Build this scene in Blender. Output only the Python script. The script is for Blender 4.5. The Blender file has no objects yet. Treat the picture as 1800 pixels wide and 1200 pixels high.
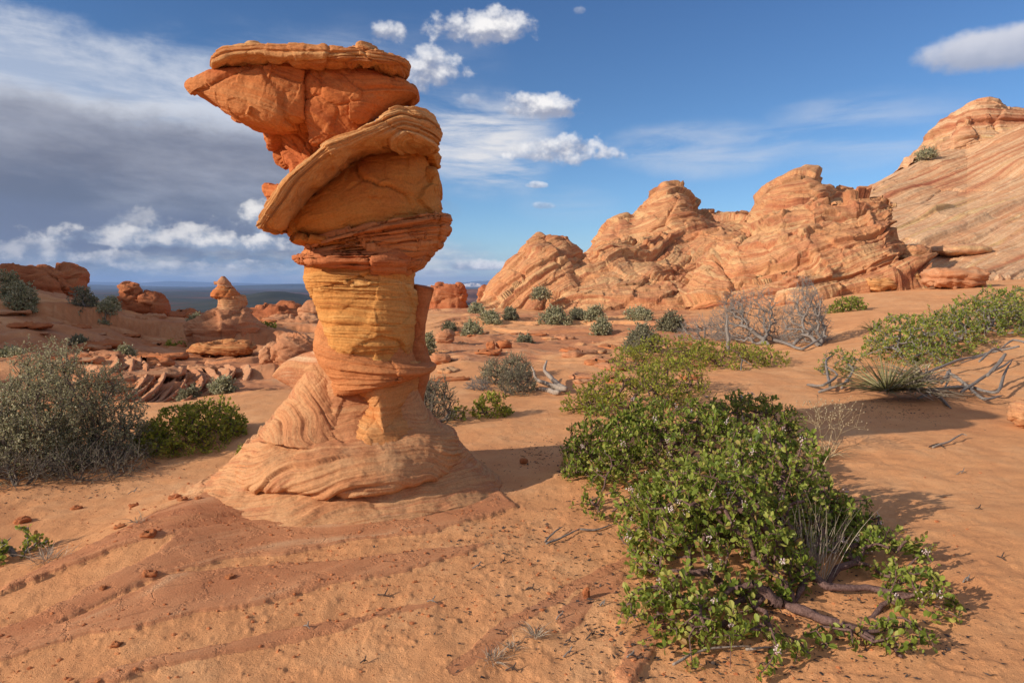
import bpy, math, random
import numpy as np
from mathutils import Vector

sc = bpy.context.scene
COL = sc.collection
R = math.radians
PI = math.pi

# ------------------------------------------------------------------ camera, light, exposure
CAM = np.array([0.0, 0.0, 1.6])
PITCH = R(4.77)
FPX = 1200.0
cam_d = bpy.data.cameras.new('camera')
cam_d.lens = 24.0; cam_d.sensor_width = 36.0; cam_d.clip_start = 0.05; cam_d.clip_end = 60000
cam = bpy.data.objects.new('camera', cam_d); COL.objects.link(cam)
cam.location = CAM; cam.rotation_euler = (PI/2 - PITCH, 0, 0)
sc.camera = cam
SUN_EL = R(23.0)
SUN_AZ_VEC = (-0.90, -0.44)              # towards the sun, on the ground plane
sun_d = bpy.data.lights.new('sun', 'SUN'); sun_d.energy = 3.9; sun_d.angle = R(0.5); sun_d.color = (1.0, 0.88, 0.72)
sun = bpy.data.objects.new('sun', sun_d); COL.objects.link(sun)
_l = math.hypot(*SUN_AZ_VEC)
SUNV = Vector((SUN_AZ_VEC[0]/_l*math.cos(SUN_EL), SUN_AZ_VEC[1]/_l*math.cos(SUN_EL), math.sin(SUN_EL)))
sun.rotation_euler = SUNV.to_track_quat('Z', 'Y').to_euler()
sun.location = SUNV*50
sc.view_settings.view_transform = 'Standard'; sc.view_settings.look = 'None'
sc.view_settings.exposure = 0.38; sc.view_settings.gamma = 1.0
sc.render.engine = 'CYCLES'
sc.cycles.use_denoising = True
sc.cycles.max_bounces = 6; sc.cycles.diffuse_bounces = 3; sc.cycles.glossy_bounces = 2
sc.cycles.transmission_bounces = 3; sc.cycles.transparent_max_bounces = 8; sc.cycles.volume_bounces = 1
sc.cycles.sample_clamp_indirect = 4.0

# ------------------------------------------------------------------ pixel <-> world
def ray(px, py):
    dx = (np.asarray(px, float) - 900.0)/FPX; dy = -(np.asarray(py, float) - 600.0)/FPX
    cp, sp = math.cos(PITCH), math.sin(PITCH)
    return np.stack([dx, cp + dy*sp, -sp + dy*cp], -1)
def P(px, py, D):
    d = ray(px, py); D = np.asarray(D, float)
    return CAM + d*(D/d[..., 1])[..., None]
def azel(px, py):
    d = ray(px, py)
    return float(np.arctan2(d[0], d[1])), float(np.arctan2(d[2], np.hypot(d[0], d[1])))

# ------------------------------------------------------------------ numpy noise
def _hash(ix, iy, iz, seed):
    with np.errstate(over='ignore'):
        h = (ix.astype(np.uint32)*np.uint32(374761393) + iy.astype(np.uint32)*np.uint32(668265263)
             + iz.astype(np.uint32)*np.uint32(2246822519) + np.uint32((seed*3266489917) & 0xffffffff))
        h = (h ^ (h >> np.uint32(15)))*np.uint32(2246822519)
        h = (h ^ (h >> np.uint32(13)))*np.uint32(3266489917)
        h = h ^ (h >> np.uint32(16))
    return h.astype(np.float64)/4294967295.0
def vnoise(p, seed=0):
    i = np.floor(p).astype(np.int64); f = p - i; u = f*f*f*(f*(f*6 - 15) + 10)
    r = 0
    for a in (0, 1):
        wa = u[..., 0] if a else 1 - u[..., 0]
        for b in (0, 1):
            wb = u[..., 1] if b else 1 - u[..., 1]
            for c in (0, 1):
                wc = u[..., 2] if c else 1 - u[..., 2]
                r = r + wa*wb*wc*_hash(i[..., 0]+a, i[..., 1]+b, i[..., 2]+c, seed)
    return r
def fbm(p, octv=4, seed=0, gain=0.5, lac=2.03):
    s = 0; a = 1.0; t = 0
    for k in range(octv):
        s = s + a*(vnoise(p + k*17.31, seed + k) - 0.5); t += a; a *= gain; p = p*lac
    return s/t*2.0                                   # about -1..1
def ridged(p, octv=4, seed=0):
    s = 0; a = 1.0; t = 0
    for k in range(octv):
        s = s + a*(1 - np.abs(2*vnoise(p + k*9.7, seed + k) - 1)); t += a; a *= 0.5; p = p*2.1
    return s/t
def sstep(a, b, x):
    t = np.clip((x - a)/(b - a), 0, 1); return t*t*(3 - 2*t)
def ledge(b, f, seed=0, edge=0.25):
    """1-D stack of beds: each bed has its own random stick-out, with a fairly sharp change between beds"""
    x = b*f; k = np.floor(x); t = x - k
    z0 = np.zeros_like(k, dtype=np.int64); ki = k.astype(np.int64)
    h0 = _hash(ki, z0, z0, seed); h1 = _hash(ki + 1, z0, z0, seed)
    w = sstep(1 - edge, 1, t)
    return (h0*(1 - w) + h1*w)*2 - 1

def crevice(b, f, seed=0, w=0.10, share=0.5):
    """narrow grooves along some of the bed boundaries (0..1)"""
    x = b*f; k = np.round(x); d = np.abs(x - k); ki = k.astype(np.int64); z0 = np.zeros_like(ki)
    h = _hash(ki, z0, z0, seed + 77)
    return np.clip(1 - d/w, 0, 1)*np.clip((h - (1 - share))/share, 0, 1)
def facets(V, f, seed=0):
    """broken rock: every cell of a 3-D mosaic is its own tilted plane; returns offset (-1..1), closeness to the cracks (0..1)"""
    p = V*f; c = np.floor(p).astype(np.int64); best = np.full(p.shape[:-1], 9.0); sec = best.copy(); val = np.zeros(p.shape[:-1])
    for i in (-1, 0, 1):
        for j in (-1, 0, 1):
            for k in (-1, 0, 1):
                a = c + np.array([i, j, k]); h = [_hash(a[..., 0], a[..., 1], a[..., 2], seed + q) for q in range(6)]
                d3 = p - a - np.stack(h[:3], -1); d = np.sqrt((d3**2).sum(-1))
                g = (np.stack(h[3:6], -1) - 0.5)
                v = (h[0] + h[4] - 1)*0.8 + (d3*g).sum(-1)*1.6
                m = d < best; sec = np.where(m, best, np.minimum(sec, d)); val = np.where(m, v, val); best = np.where(m, d, best)
    return val, np.clip(1 - (sec - best)/0.09, 0, 1)

# ------------------------------------------------------------------ mesh / object helpers
def mesh(name, v, faces, mat=None, attrs=None, smooth=True):
    """faces: list of (n,k) index arrays"""
    me = bpy.data.meshes.new(name)
    v = np.asarray(v, np.float32)
    me.vertices.add(len(v)); me.vertices.foreach_set('co', v.ravel())
    faces = [np.asarray(f, np.int32) for f in faces if len(f)]
    idx = np.concatenate([f.ravel() for f in faces]); cnt = np.concatenate([np.full(len(f), f.shape[1]) for f in faces])
    me.loops.add(len(idx)); me.loops.foreach_set('vertex_index', idx)
    me.polygons.add(len(cnt)); st = np.concatenate([[0], np.cumsum(cnt)[:-1]]).astype(np.int32)
    me.polygons.foreach_set('loop_start', st)
    me.update(calc_edges=True)
    me.polygons.foreach_set('use_smooth', np.full(len(cnt), smooth, dtype=bool))
    for k, a in (attrs or {}).items():
        at = me.attributes.new(k, 'FLOAT', 'POINT'); at.data.foreach_set('value', np.asarray(a, np.float32))
    if mat: me.materials.append(mat)
    return me
def link(name, me, parent=None):
    o = bpy.data.objects.new(name, me); COL.objects.link(o)
    if parent is not None: o.parent = parent
    return o
def tag(o, label=None, cat=None, group=None, kind=None):
    if label: o['label'] = label; o['kind'] = kind or 'thing'
    if cat: o['category'] = cat
    if group: o['group'] = group
    if kind: o['kind'] = kind
    return o
def empty(name, loc=(0, 0, 0), rz=0.0):
    o = bpy.data.objects.new(name, None); COL.objects.link(o)
    o.location = loc; o.rotation_euler = (0, 0, rz); o.empty_display_size = 0.2
    return o
def dup(root, loc, rz=0.0, s=1.0):
    r = root.copy(); COL.objects.link(r); r.location = loc; r.rotation_euler = (0, 0, rz)
    r.scale = (s, s, s) if not hasattr(s, '__len__') else s
    for ch in list(root.children):
        c = ch.copy(); COL.objects.link(c); c.parent = r
    return r
def gridfaces(n, m, wrap=False):
    """n rows, m columns -> quads; wrap closes the columns"""
    i = np.arange(n - 1)[:, None]; j = np.arange(m if wrap else m - 1)[None, :]
    j2 = (j + 1) % m
    return np.stack(np.broadcast_arrays(i*m + j, i*m + j2, (i+1)*m + j2, (i+1)*m + j), -1).reshape(-1, 4)
def grid_normals(V, wrap):
    du = np.gradient(V, axis=0)
    if wrap: dv = np.roll(V, -1, 1) - np.roll(V, 1, 1)
    else: dv = np.gradient(V, axis=1)
    n = np.cross(dv, du); l = np.linalg.norm(n, axis=-1, keepdims=True)
    return n/np.maximum(l, 1e-9)

# ------------------------------------------------------------------ node helper
class S:
    """a socket with arithmetic"""
    def __init__(s, nt, k): s.nt = nt; s.k = k
    def _m(s, op, *a, clamp=False):
        n = s.nt.nodes.new('ShaderNodeMath'); n.operation = op; n.use_clamp = clamp
        for i, x in enumerate((s,) + a): plug(s.nt, n.inputs[i], x)
        return S(s.nt, n.outputs[0])
    def __add__(s, o): return s._m('ADD', o)
    __radd__ = __add__
    def __mul__(s, o): return s._m('MULTIPLY', o)
    __rmul__ = __mul__
    def __sub__(s, o): return s._m('SUBTRACT', o)
    def __rsub__(s, o): return (s*-1.0) + o
    def __truediv__(s, o): return s._m('DIVIDE', o)
    def max(s, o): return s._m('MAXIMUM', o)
    def min(s, o): return s._m('MINIMUM', o)
    def pow(s, o): return s._m('POWER', o)
    def abs(s): return s._m('ABSOLUTE')
    def clamp(s): return s._m('ADD', 0.0, clamp=True)
    def ss(s, a, b):
        n = s.nt.nodes.new('ShaderNodeMapRange'); n.interpolation_type = 'SMOOTHSTEP'
        plug(s.nt, n.inputs['Value'], s); plug(s.nt, n.inputs['From Min'], a); plug(s.nt, n.inputs['From Max'], b)
        return S(s.nt, n.outputs['Result'])
def plug(nt, inp, x):
    if isinstance(x, S): nt.links.new(x.k, inp)
    elif hasattr(x, '__len__'): inp.default_value = tuple(x) if len(x) == len(inp.default_value) else tuple(x) + (1.0,)
    else: inp.default_value = x
def nxyz(nt, x, y, z):
    n = nt.nodes.new('ShaderNodeCombineXYZ')
    for i, a in enumerate((x, y, z)): plug(nt, n.inputs[i], a)
    return S(nt, n.outputs[0])
def nsep(nt, v):
    n = nt.nodes.new('ShaderNodeSeparateXYZ'); plug(nt, n.inputs[0], v)
    return [S(nt, n.outputs[i]) for i in range(3)]
def nnoise(nt, v, scale, detail=4.0, rough=0.55, dist=0.0, kind='FBM'):
    n = nt.nodes.new('ShaderNodeTexNoise'); n.noise_type = kind if kind != 'FBM' else 'FBM'
    plug(nt, n.inputs['Vector'], v)
    n.inputs['Scale'].default_value = scale; n.inputs['Detail'].default_value = detail
    n.inputs['Roughness'].default_value = rough; n.inputs['Distortion'].default_value = dist
    return S(nt, n.outputs[0])
def nmix(nt, f, a, b, blend='MIX'):
    n = nt.nodes.new('ShaderNodeMix'); n.data_type = 'RGBA'; n.blend_type = blend
    plug(nt, n.inputs[0], f); plug(nt, n.inputs[6], a); plug(nt, n.inputs[7], b)
    return S(nt, n.outputs[2])
def nramp(nt, f, stops, interp='LINEAR'):
    n = nt.nodes.new('ShaderNodeValToRGB'); plug(nt, n.inputs[0], f); cr = n.color_ramp; cr.interpolation = interp
    while len(cr.elements) < len(stops): cr.elements.new(0.5)
    for e, (p, c) in zip(cr.elements, stops): e.position = p; e.color = tuple(c) + (1.0,)
    return S(nt, n.outputs[0])
def nattr(nt, name):
    n = nt.nodes.new('ShaderNodeAttribute'); n.attribute_name = name
    return S(nt, n.outputs['Fac'])
def nvscale(nt, v, s):
    n = nt.nodes.new('ShaderNodeVectorMath'); n.operation = 'MULTIPLY'; plug(nt, n.inputs[0], v); plug(nt, n.inputs[1], s)
    return S(nt, n.outputs[0])
def nbump(nt, h, strength, dist, nrm=None):
    n = nt.nodes.new('ShaderNodeBump'); plug(nt, n.inputs['Height'], h)
    n.inputs['Strength'].default_value = strength; n.inputs['Distance'].default_value = dist
    if nrm: plug(nt, n.inputs['Normal'], nrm)
    return S(nt, n.outputs[0])
def newmat(name):
    m = bpy.data.materials.new(name); m.use_nodes = True; nt = m.node_tree
    b = nt.nodes['Principled BSDF']; b.inputs['Roughness'].default_value = 0.9
    b.inputs['Specular IOR Level'].default_value = 0.15
    return m, nt, b
def npos(nt):
    n = nt.nodes.new('ShaderNodeNewGeometry'); return S(nt, n.outputs['Position'])

# ------------------------------------------------------------------ the sky and its clouds
def build_world():
    w = bpy.data.worlds.new('World'); sc.world = w; w.use_nodes = True; nt = w.node_tree
    nt.nodes.clear()
    out = nt.nodes.new('ShaderNodeOutputWorld'); bg = nt.nodes.new('ShaderNodeBackground')
    nt.links.new(bg.outputs[0], out.inputs[0])
    sky = nt.nodes.new('ShaderNodeTexSky'); sky.sky_type = 'NISHITA'; sky.sun_disc = False
    sky.sun_elevation = SUN_EL; sky.sun_rotation = math.atan2(SUN_AZ_VEC[0], SUN_AZ_VEC[1])
    sky.altitude = 1700; sky.air_density = 1.0; sky.dust_density = 0.4; sky.ozone_density = 3.0
    STR = 0.15
    bg.inputs['Strength'].default_value = STR
    tc = nt.nodes.new('ShaderNodeTexCoord'); d = S(nt, tc.outputs['Generated'])
    x, y, z = nsep(nt, d)
    az = x._m('ARCTAN2', y); el = z._m('ARCSINE')
    # soft warps of the sky coordinates, used by every cloud
    q = nxyz(nt, az, el*1.6, 0.0)
    n1 = nnoise(nt, q, 7.0, 6.0, 0.62)
    n2 = nnoise(nt, q, 26.0, 8.0, 0.62)
    n3 = nnoise(nt, nxyz(nt, az + 3.1, el*1.6 + 0.0, 0.4), 60.0, 5.0, 0.6)
    # lit side of the lumps: the same noise looked up a little towards the sun (up and left)
    n2b = nnoise(nt, nxyz(nt, az - 0.006, el*1.6 + 0.012, 0.0), 26.0, 8.0, 0.62)
    lump = ((n2 - n2b)*4.5 + 0.5).clamp()
    def colr(c, k=1.0): return tuple(v/STR*k for v in c)
    WHITE = colr((0.60, 0.60, 0.62)); MID = colr((0.33, 0.36, 0.44)); DARK = colr((0.115, 0.135, 0.205))
    col = S(nt, sky.outputs[0])
    # deepen the blue overhead, as the polarised photograph has it
    col = nmix(nt, 1.0, col, nramp(nt, el, [(0.0, (0.56, 0.61, 0.66)), (0.10, (0.46, 0.575, 0.65)), (0.25, (0.39, 0.515, 0.61)), (0.5, (0.33, 0.455, 0.60))]), 'MULTIPLY')
    def soft_ell(px, py, rx, ry, warp=0.5, n=None):
        a0, e0 = azel(px, py)
        u = (az - a0)/(rx/FPX); v = (el - e0)/(ry/FPX)
        return (u*u + v*v), v
    # 1 thin veils of high cloud (streaked)
    st = nnoise(nt, nxyz(nt, az*1.0 + el*0.35, el*6.0, 2.0), 5.0, 7.0, 0.6, 0.4)
    for px, py, rx, ry, k in [(850, 255, 165, 100, 1.15), (1230, 262, 190, 55, 0.45), (1530, 232, 210, 70, 0.32),
                              (1430, 195, 90, 20, 0.15), (700, 120, 220, 90, 0.12), (760, 470, 170, 45, 0.55), (1000, 360, 120, 40, 0.15)]:
        r2, v = soft_ell(px, py, rx, ry)
        m = (1.0 - r2 + (n1 - 0.5)*1.2).ss(0.0, 1.1)*st.ss(0.30, 0.64)*k
        col = nmix(nt, m, col, WHITE)
    # 2 bright veil above the dark bank, left
    r2, v = soft_ell(90, 190, 480, 125)
    m = (1.0 - r2 + (n1 - 0.5)*1.7 + (n2 - 0.5)*0.5).ss(-0.05, 0.9)*(0.5 + 0.5*st.ss(0.3, 0.62))
    col = nmix(nt, m*0.95, col, colr((0.55, 0.57, 0.62)))
    r2, v = soft_ell(480, 170, 300, 120)
    m = (1.0 - r2 + (n1 - 0.5)*1.7).ss(0.0, 1.2)*st.ss(0.32, 0.7)*0.6
    col = nmix(nt, m, col, colr((0.46, 0.50, 0.58)))
    # 3 pale low sky under the bank
    r2, v = soft_ell(250, 455, 700, 80)
    m = (1.0 - r2 + (n1 - 0.5)*0.8).ss(0.0, 0.9)
    lowc = nmix(nt, nnoise(nt, nxyz(nt, az, el*3.4, 5.0), 12.0, 7.0, 0.6).ss(0.40, 0.64), colr((0.21, 0.30, 0.43)), colr((0.56, 0.56, 0.56)))
    col = nmix(nt, m*0.85, col, lowc)
    # 4 the dark bank
    r2, v = soft_ell(0, 318, 640, 135)
    edge = (n1 - 0.5)*1.5 + (n2 - 0.5)*0.3
    m = (1.0 - r2 + edge).ss(-0.15, 0.55)
    streak = nnoise(nt, nxyz(nt, az + el*0.5, el*3.0, 1.0), 5.0, 7.0, 0.6)
    dk = nmix(nt, ((streak - 0.5)*2.2 + 0.36 + v*0.42).ss(0.0, 1.1), colr((0.110, 0.122, 0.172)), colr((0.30, 0.315, 0.375)))
    col = nmix(nt, m*0.92, col, dk)
    r2, v = soft_ell(60, 400, 470, 50)                      # rain-dark lower edge
    m = (1.0 - r2 + edge).ss(0.0, 0.9)
    col = nmix(nt, m*0.8, col, colr((0.125, 0.155, 0.235)))
    # 5 cumulus: the same field for all, billowing tops, flat grey bases
    cq = nxyz(nt, az, el*1.25, 0.7)
    b1 = nnoise(nt, cq, 18.0, 3.0, 0.5); b2 = nnoise(nt, cq, 46.0, 7.0, 0.58)
    b2s = nnoise(nt, nxyz(nt, az - 0.010, el*1.25 + 0.014, 0.7), 18.0, 7.0, 0.58)
    b2c = nnoise(nt, cq, 18.0, 7.0, 0.58)
    relief = (b2c - b2s)
    def cumulus(items, rag, hard, dark, light):
        nonlocal col
        for px, py, rx, ry, k in items:
            r2, v = soft_ell(px, py, rx, ry)
            flat = ((v*-1.0) - 0.30).max(0.0)*1.1            # flat undersides
            f = 1.0 - r2 - flat + (b1 - 0.5)*rag*1.7 + (b2 - 0.5)*rag*1.35
            m = f.ss(0.0, hard)
            lit = (v*0.70 + 0.34 + relief*4.2 + (b2 - 0.5)*0.6).ss(-0.15, 1.0)
            thin = f.ss(0.0, hard*2.2)
            c = nmix(nt, lit, colr(dark), colr(light))
            col = nmix(nt, m*k*(0.35 + 0.65*thin), col, c)
    cumulus([(850, 52, 108, 36, 1.0), (682, 64, 36, 26, 0.9), (758, 130, 62, 42, 0.9), (950, 190, 76, 29, 1.0),
             (990, 266, 122, 32, 1.0), (850, 467, 66, 15, 1.0), (765, 478, 40, 8, 0.6), (942, 326, 20, 8, 0.7), (958, 362, 24, 8, 0.45),
             (825, 178, 26, 14, 0.35), (1018, 20, 13, 9, 0.4)], 1.6, 0.62, (0.27, 0.29, 0.37), (0.76, 0.74, 0.73))
    cumulus([(462, 392, 66, 40, 0.95), (480, 430, 120, 20, 0.8), (300, 420, 170, 26, 0.8), (420, 466, 80, 12, 0.8), (60, 446, 100, 22, 0.5),
             (330, 470, 95, 13, 0.65), (540, 452, 30, 11, 0.9), (245, 390, 55, 32, 0.4), (180, 455, 90, 14, 0.5)], 1.9, 0.55, (0.23, 0.28, 0.37), (0.74, 0.71, 0.68))
    # 7 added unseen bright cloud behind and above the viewer, to lift the shadows
    cov = (0.68 - y).ss(0.0, 0.35)*nnoise(nt, d, 2.3, 6.0, 0.6).ss(0.36, 0.60)*z.ss(-0.02, 0.10)
    col = nmix(nt, cov*0.9, col, colr((0.38, 0.375, 0.38)))
    # 6 smooth lens cloud at the right, grey below
    r2, v = soft_ell(1748, 86, 105, 34)
    m = (1.0 - r2 + (n1 - 0.5)*1.0 + (b2 - 0.5)*0.7).ss(0.0, 0.7)
    col = nmix(nt, m*0.95, col, nmix(nt, (v*0.7 + 0.5 + (b1 - 0.5)*1.2).ss(0.0, 1.0), colr((0.30, 0.33, 0.42)), colr((0.52, 0.53, 0.59))))
    plug(nt, bg.inputs['Color'], col)
    w.cycles.sampling_method = 'MANUAL'; w.cycles.sample_map_resolution = 1024
build_world()

# ------------------------------------------------------------------ materials
def rock_mat(name, stops, bedscale=9.0, blotch=None, grain=1.0, stain=0.35, bump=0.25, fine=60.0, con=1.5, bigw=0.55):
    """sandstone: thin colour beds that follow the mesh's own bed coordinate, blotches, grain"""
    m, nt, b = newmat(name)
    p = npos(nt); bed = nattr(nt, 'bed')
    x, y, z = nsep(nt, p)
    n = nnoise(nt, nxyz(nt, x*0.10*bedscale*0.2, y*0.10*bedscale*0.2, bed*bedscale), 1.0, 6.0, 0.72)
    big = nnoise(nt, p, 0.9*grain, 4.0, 0.6)
    f = (n - 0.5)*con + 0.5 + (big - 0.5)*bigw
    col = nramp(nt, f, stops)
    if blotch:
        col = nmix(nt, nnoise(nt, p, 1.7*grain, 5.0, 0.6).ss(0.50, 0.72)*0.75, col, blotch)
    sp = nnoise(nt, p, fine*grain, 4.0, 0.7)
    va = nnoise(nt, nxyz(nt, x*2.2*grain, y*2.2*grain, z*0.7*grain), 1.6, 6.0, 0.68).ss(0.56, 0.74)
    col = nmix(nt, va*stain, col, nmix(nt, 1.0, col, (0.50, 0.44, 0.42), 'MULTIPLY'))
    thin = nnoise(nt, nxyz(nt, x*0.06*bedscale, y*0.06*bedscale, bed*bedscale*5.0), 1.0, 3.0, 0.6)
    col = nmix(nt, thin.ss(0.60, 0.70)*0.55, col, nmix(nt, 1.0, col, (0.66, 0.58, 0.54), 'MULTIPLY'))
    col = nmix(nt, 1.0, col, nramp(nt, sp, [(0.25, (0.72, 0.70, 0.68)), (0.55, (1.0, 1.0, 1.0)), (0.8, (1.12, 1.1, 1.08))]), 'MULTIPLY')
    plug(nt, b.inputs['Base Color'], col)
    bh = nnoise(nt, nxyz(nt, x*0.3*bedscale, y*0.3*bedscale, bed*bedscale*3.0), 1.0, 5.0, 0.7)*0.7 + nnoise(nt, p, 14.0*grain, 6.0, 0.65)*0.8 + sp*0.25
    plug(nt, b.inputs['Normal'], nbump(nt, bh, 0.8, bump*0.06/grain))
    return m
M = {}
M['cap'] = rock_mat('cap_sandstone', [(0.2, (0.40, 0.11, 0.04)), (0.42, (0.52, 0.160, 0.050)), (0.62, (0.56, 0.195, 0.065)), (0.85, (0.56, 0.25, 0.10))], 14, (0.46, 0.125, 0.045))
M['slab'] = rock_mat('weathered_slab', [(0.2, (0.20, 0.085, 0.04)), (0.4, (0.46, 0.165, 0.06)), (0.6, (0.56, 0.245, 0.095)), (0.85, (0.60, 0.34, 0.15))], 30, None, con=2.1)
M['ledge'] = rock_mat('pale_ledge', [(0.2, (0.30, 0.14, 0.06)), (0.4, (0.54, 0.24, 0.085)), (0.6, (0.62, 0.33, 0.14)), (0.85, (0.68, 0.46, 0.25))], 34, None, con=2.3)
M['ochre'] = rock_mat('ochre_sandstone', [(0.2, (0.48, 0.17, 0.04)), (0.42, (0.55, 0.215, 0.05)), (0.6, (0.58, 0.25, 0.065)), (0.85, (0.62, 0.31, 0.10))], 10, (0.50, 0.165, 0.045))
M['column'] = rock_mat('yellow_sandstone', [(0.18, (0.46, 0.17, 0.05)), (0.36, (0.58, 0.25, 0.07)), (0.58, (0.65, 0.33, 0.105)), (0.85, (0.70, 0.45, 0.20))], 26, (0.56, 0.22, 0.06))
M['neckrock'] = rock_mat('banded_orange_sandstone', [(0.2, (0.44, 0.15, 0.055)), (0.42, (0.57, 0.235, 0.08)), (0.6, (0.62, 0.30, 0.115)), (0.85, (0.66, 0.40, 0.19))], 24, (0.58, 0.27, 0.11))
M['plate'] = rock_mat('red_plate', [(0.2, (0.42, 0.135, 0.055)), (0.45, (0.50, 0.175, 0.07)), (0.65, (0.54, 0.21, 0.088)), (0.9, (0.57, 0.26, 0.12))], 14, (0.48, 0.165, 0.07))
M['shelfrock'] = rock_mat('salmon_plate', [(0.2, (0.47, 0.17, 0.065)), (0.45, (0.55, 0.215, 0.082)), (0.65, (0.59, 0.25, 0.10)), (0.9, (0.62, 0.31, 0.14))], 14, (0.52, 0.19, 0.075))
M['base'] = rock_mat('banded_base', [(0.22, (0.44, 0.18, 0.085)), (0.38, (0.55, 0.25, 0.115)), (0.5, (0.62, 0.335, 0.165)), (0.6, (0.51, 0.21, 0.10)), (0.8, (0.68, 0.47, 0.29))], 20, (0.60, 0.37, 0.205), con=1.05, bigw=1.0)
M['butte'] = rock_mat('crossbedded_sandstone', [(0.12, (0.42, 0.145, 0.07)), (0.3, (0.57, 0.25, 0.115)), (0.42, (0.65, 0.345, 0.165)), (0.52, (0.51, 0.20, 0.10)), (0.62, (0.69, 0.43, 0.215)), (0.76, (0.59, 0.275, 0.135)), (0.92, (0.74, 0.54, 0.31))], 2.2, (0.42, 0.16, 0.085), grain=0.2, bump=0.6, con=1.9, bigw=1.2, stain=0.5)
M['butte_pale'] = rock_mat('pale_sandstone', [(0.12, (0.40, 0.13, 0.07)), (0.3, (0.58, 0.27, 0.14)), (0.44, (0.66, 0.38, 0.21)), (0.55, (0.72, 0.48, 0.29)), (0.64, (0.60, 0.30, 0.17)), (0.76, (0.70, 0.46, 0.22)), (0.92, (0.78, 0.60, 0.41))], 1.15, (0.62, 0.31, 0.17), grain=0.14, bump=0.45, con=2.1)
M['butte_red'] = rock_mat('red_sandstone', [(0.2, (0.34, 0.10, 0.045)), (0.45, (0.45, 0.15, 0.065)), (0.65, (0.51, 0.20, 0.09)), (0.9, (0.54, 0.27, 0.14))], 2.6, (0.42, 0.14, 0.065), grain=0.3, bump=0.4)
M['boulder'] = rock_mat('boulder_sandstone', [(0.2, (0.38, 0.16, 0.085)), (0.45, (0.52, 0.235, 0.12)), (0.65, (0.57, 0.30, 0.165)), (0.9, (0.62, 0.39, 0.23))], 14, (0.5, 0.21, 0.10), grain=0.6)
# ------------------------------------------------------------------ terrain
_CP = [(-300,1250,2.6),(0,1200,2.75),(450,1200,2.75),(900,1200,2.75),(1350,1200,2.75),(1800,1200,2.7),(2100,1250,2.5),
 (0,1040,3.6),(300,1000,3.75),(600,960,4.1),(900,930,4.4),(1100,930,4.4),(1400,950,4.2),(1700,950,4.15),(2000,950,4.1),(-300,1000,3.8),
 (0,900,5.1),(200,900,5.0),(200,800,7.0),(0,800,7.0),(350,790,7.3),(350,850,5.8),(-300,800,6.6),
 (250,690,10.5),(0,690,10),(450,700,9.8),(300,640,14),(100,640,13.5),(0,600,16),(200,600,17.5),(450,620,15.5),
 (0,540,21),(0,487,27),(100,520,26),(150,560,21),(200,545,25),(250,572,22),(330,598,19),(400,590,21),(290,556,27),(450,574,25),(540,578,25),(90,508,29),
 (-300,470,25),(-300,560,18),(-400,700,9),(450,562,32),(540,562,32),(300,556,34),(600,562,30),
 (700,700,9.6),(760,640,14),(900,640,13.5),(1000,640,13.5),(800,600,19),(950,600,19),(1100,600,18.5),(820,560,28),(950,560,29),(1100,555,30),
 (800,545,36),(900,545,36),(1100,545,36),(1250,545,33),(900,700,9.6),(800,760,7.3),(1000,760,7.2),(1250,760,7.0),
 (1400,720,8.2),(1500,740,7.6),(1700,740,7.7),(1560,715,8.3),(1700,700,8.9),(1800,720,8.3),(1450,640,12.3),(1600,640,11.3),(1780,640,11),
 (1350,640,12.4),(1350,600,17),(1450,590,17),(1500,560,20),(1600,560,17),(1780,590,13.5),(1800,540,19),(1650,530,24),(1500,520,29),
 (1400,530,31),(1700,500,31),(1800,490,33),(1600,505,32),(2000,560,16),(2100,700,8),(2000,480,35),
 (450,545,60),(800,540,60),(-100,500,60),(1200,520,60),(1800,480,60)]
_cw = P([c[0] for c in _CP], [c[1] for c in _CP], [c[2] for c in _CP])
_extra = np.array([(-1.0, 0.3, 0), (1.0, 0.3, 0), (0, 0.9, 0.0), (-5, 1.0, 0.05), (5, 1.0, 0.1)])
_cw = np.vstack([_cw, _extra])
def _uv(x, y):
    az = np.clip(np.arctan2(x, np.maximum(y, 0.02)), -0.85, 0.85); r = np.clip(np.hypot(x, y), 0.9, 62.0)
    return np.stack([az*2.2, np.log(r)], -1)
def _k(d2): return 0.5*d2*np.log(d2 + 1e-9)
_cu = _uv(_cw[:, 0], _cw[:, 1]); _n = len(_cu)
_A = np.zeros((_n + 3, _n + 3))
_A[:_n, :_n] = _k(((_cu[:, None] - _cu[None])**2).sum(-1)) + np.eye(_n)*0.004
_A[:_n, _n] = 1; _A[:_n, _n+1:] = _cu; _A[_n, :_n] = 1; _A[_n+1:, :_n] = _cu.T
_W = np.linalg.solve(_A, np.concatenate([_cw[:, 2], [0, 0, 0]]))
def gz_smooth(x, y):
    x = np.asarray(x, float); y = np.asarray(y, float); sh = x.shape; x = x.ravel(); y = y.ravel(); out = np.empty(len(x))
    for i in range(0, len(x), 20000):
        u = _uv(x[i:i+20000], y[i:i+20000])
        out[i:i+20000] = _k(((u[:, None] - _cu[None])**2).sum(-1)) @ _W[:_n] + _W[_n] + u @ _W[_n+1:]
    r = np.hypot(x, y)
    drop = sstep(44, 120, r)
    out = out*(1 - sstep(40, 60, r)) + (-0.9)*sstep(40, 60, r) - 26*drop**1.3
    return out.reshape(sh)

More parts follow.
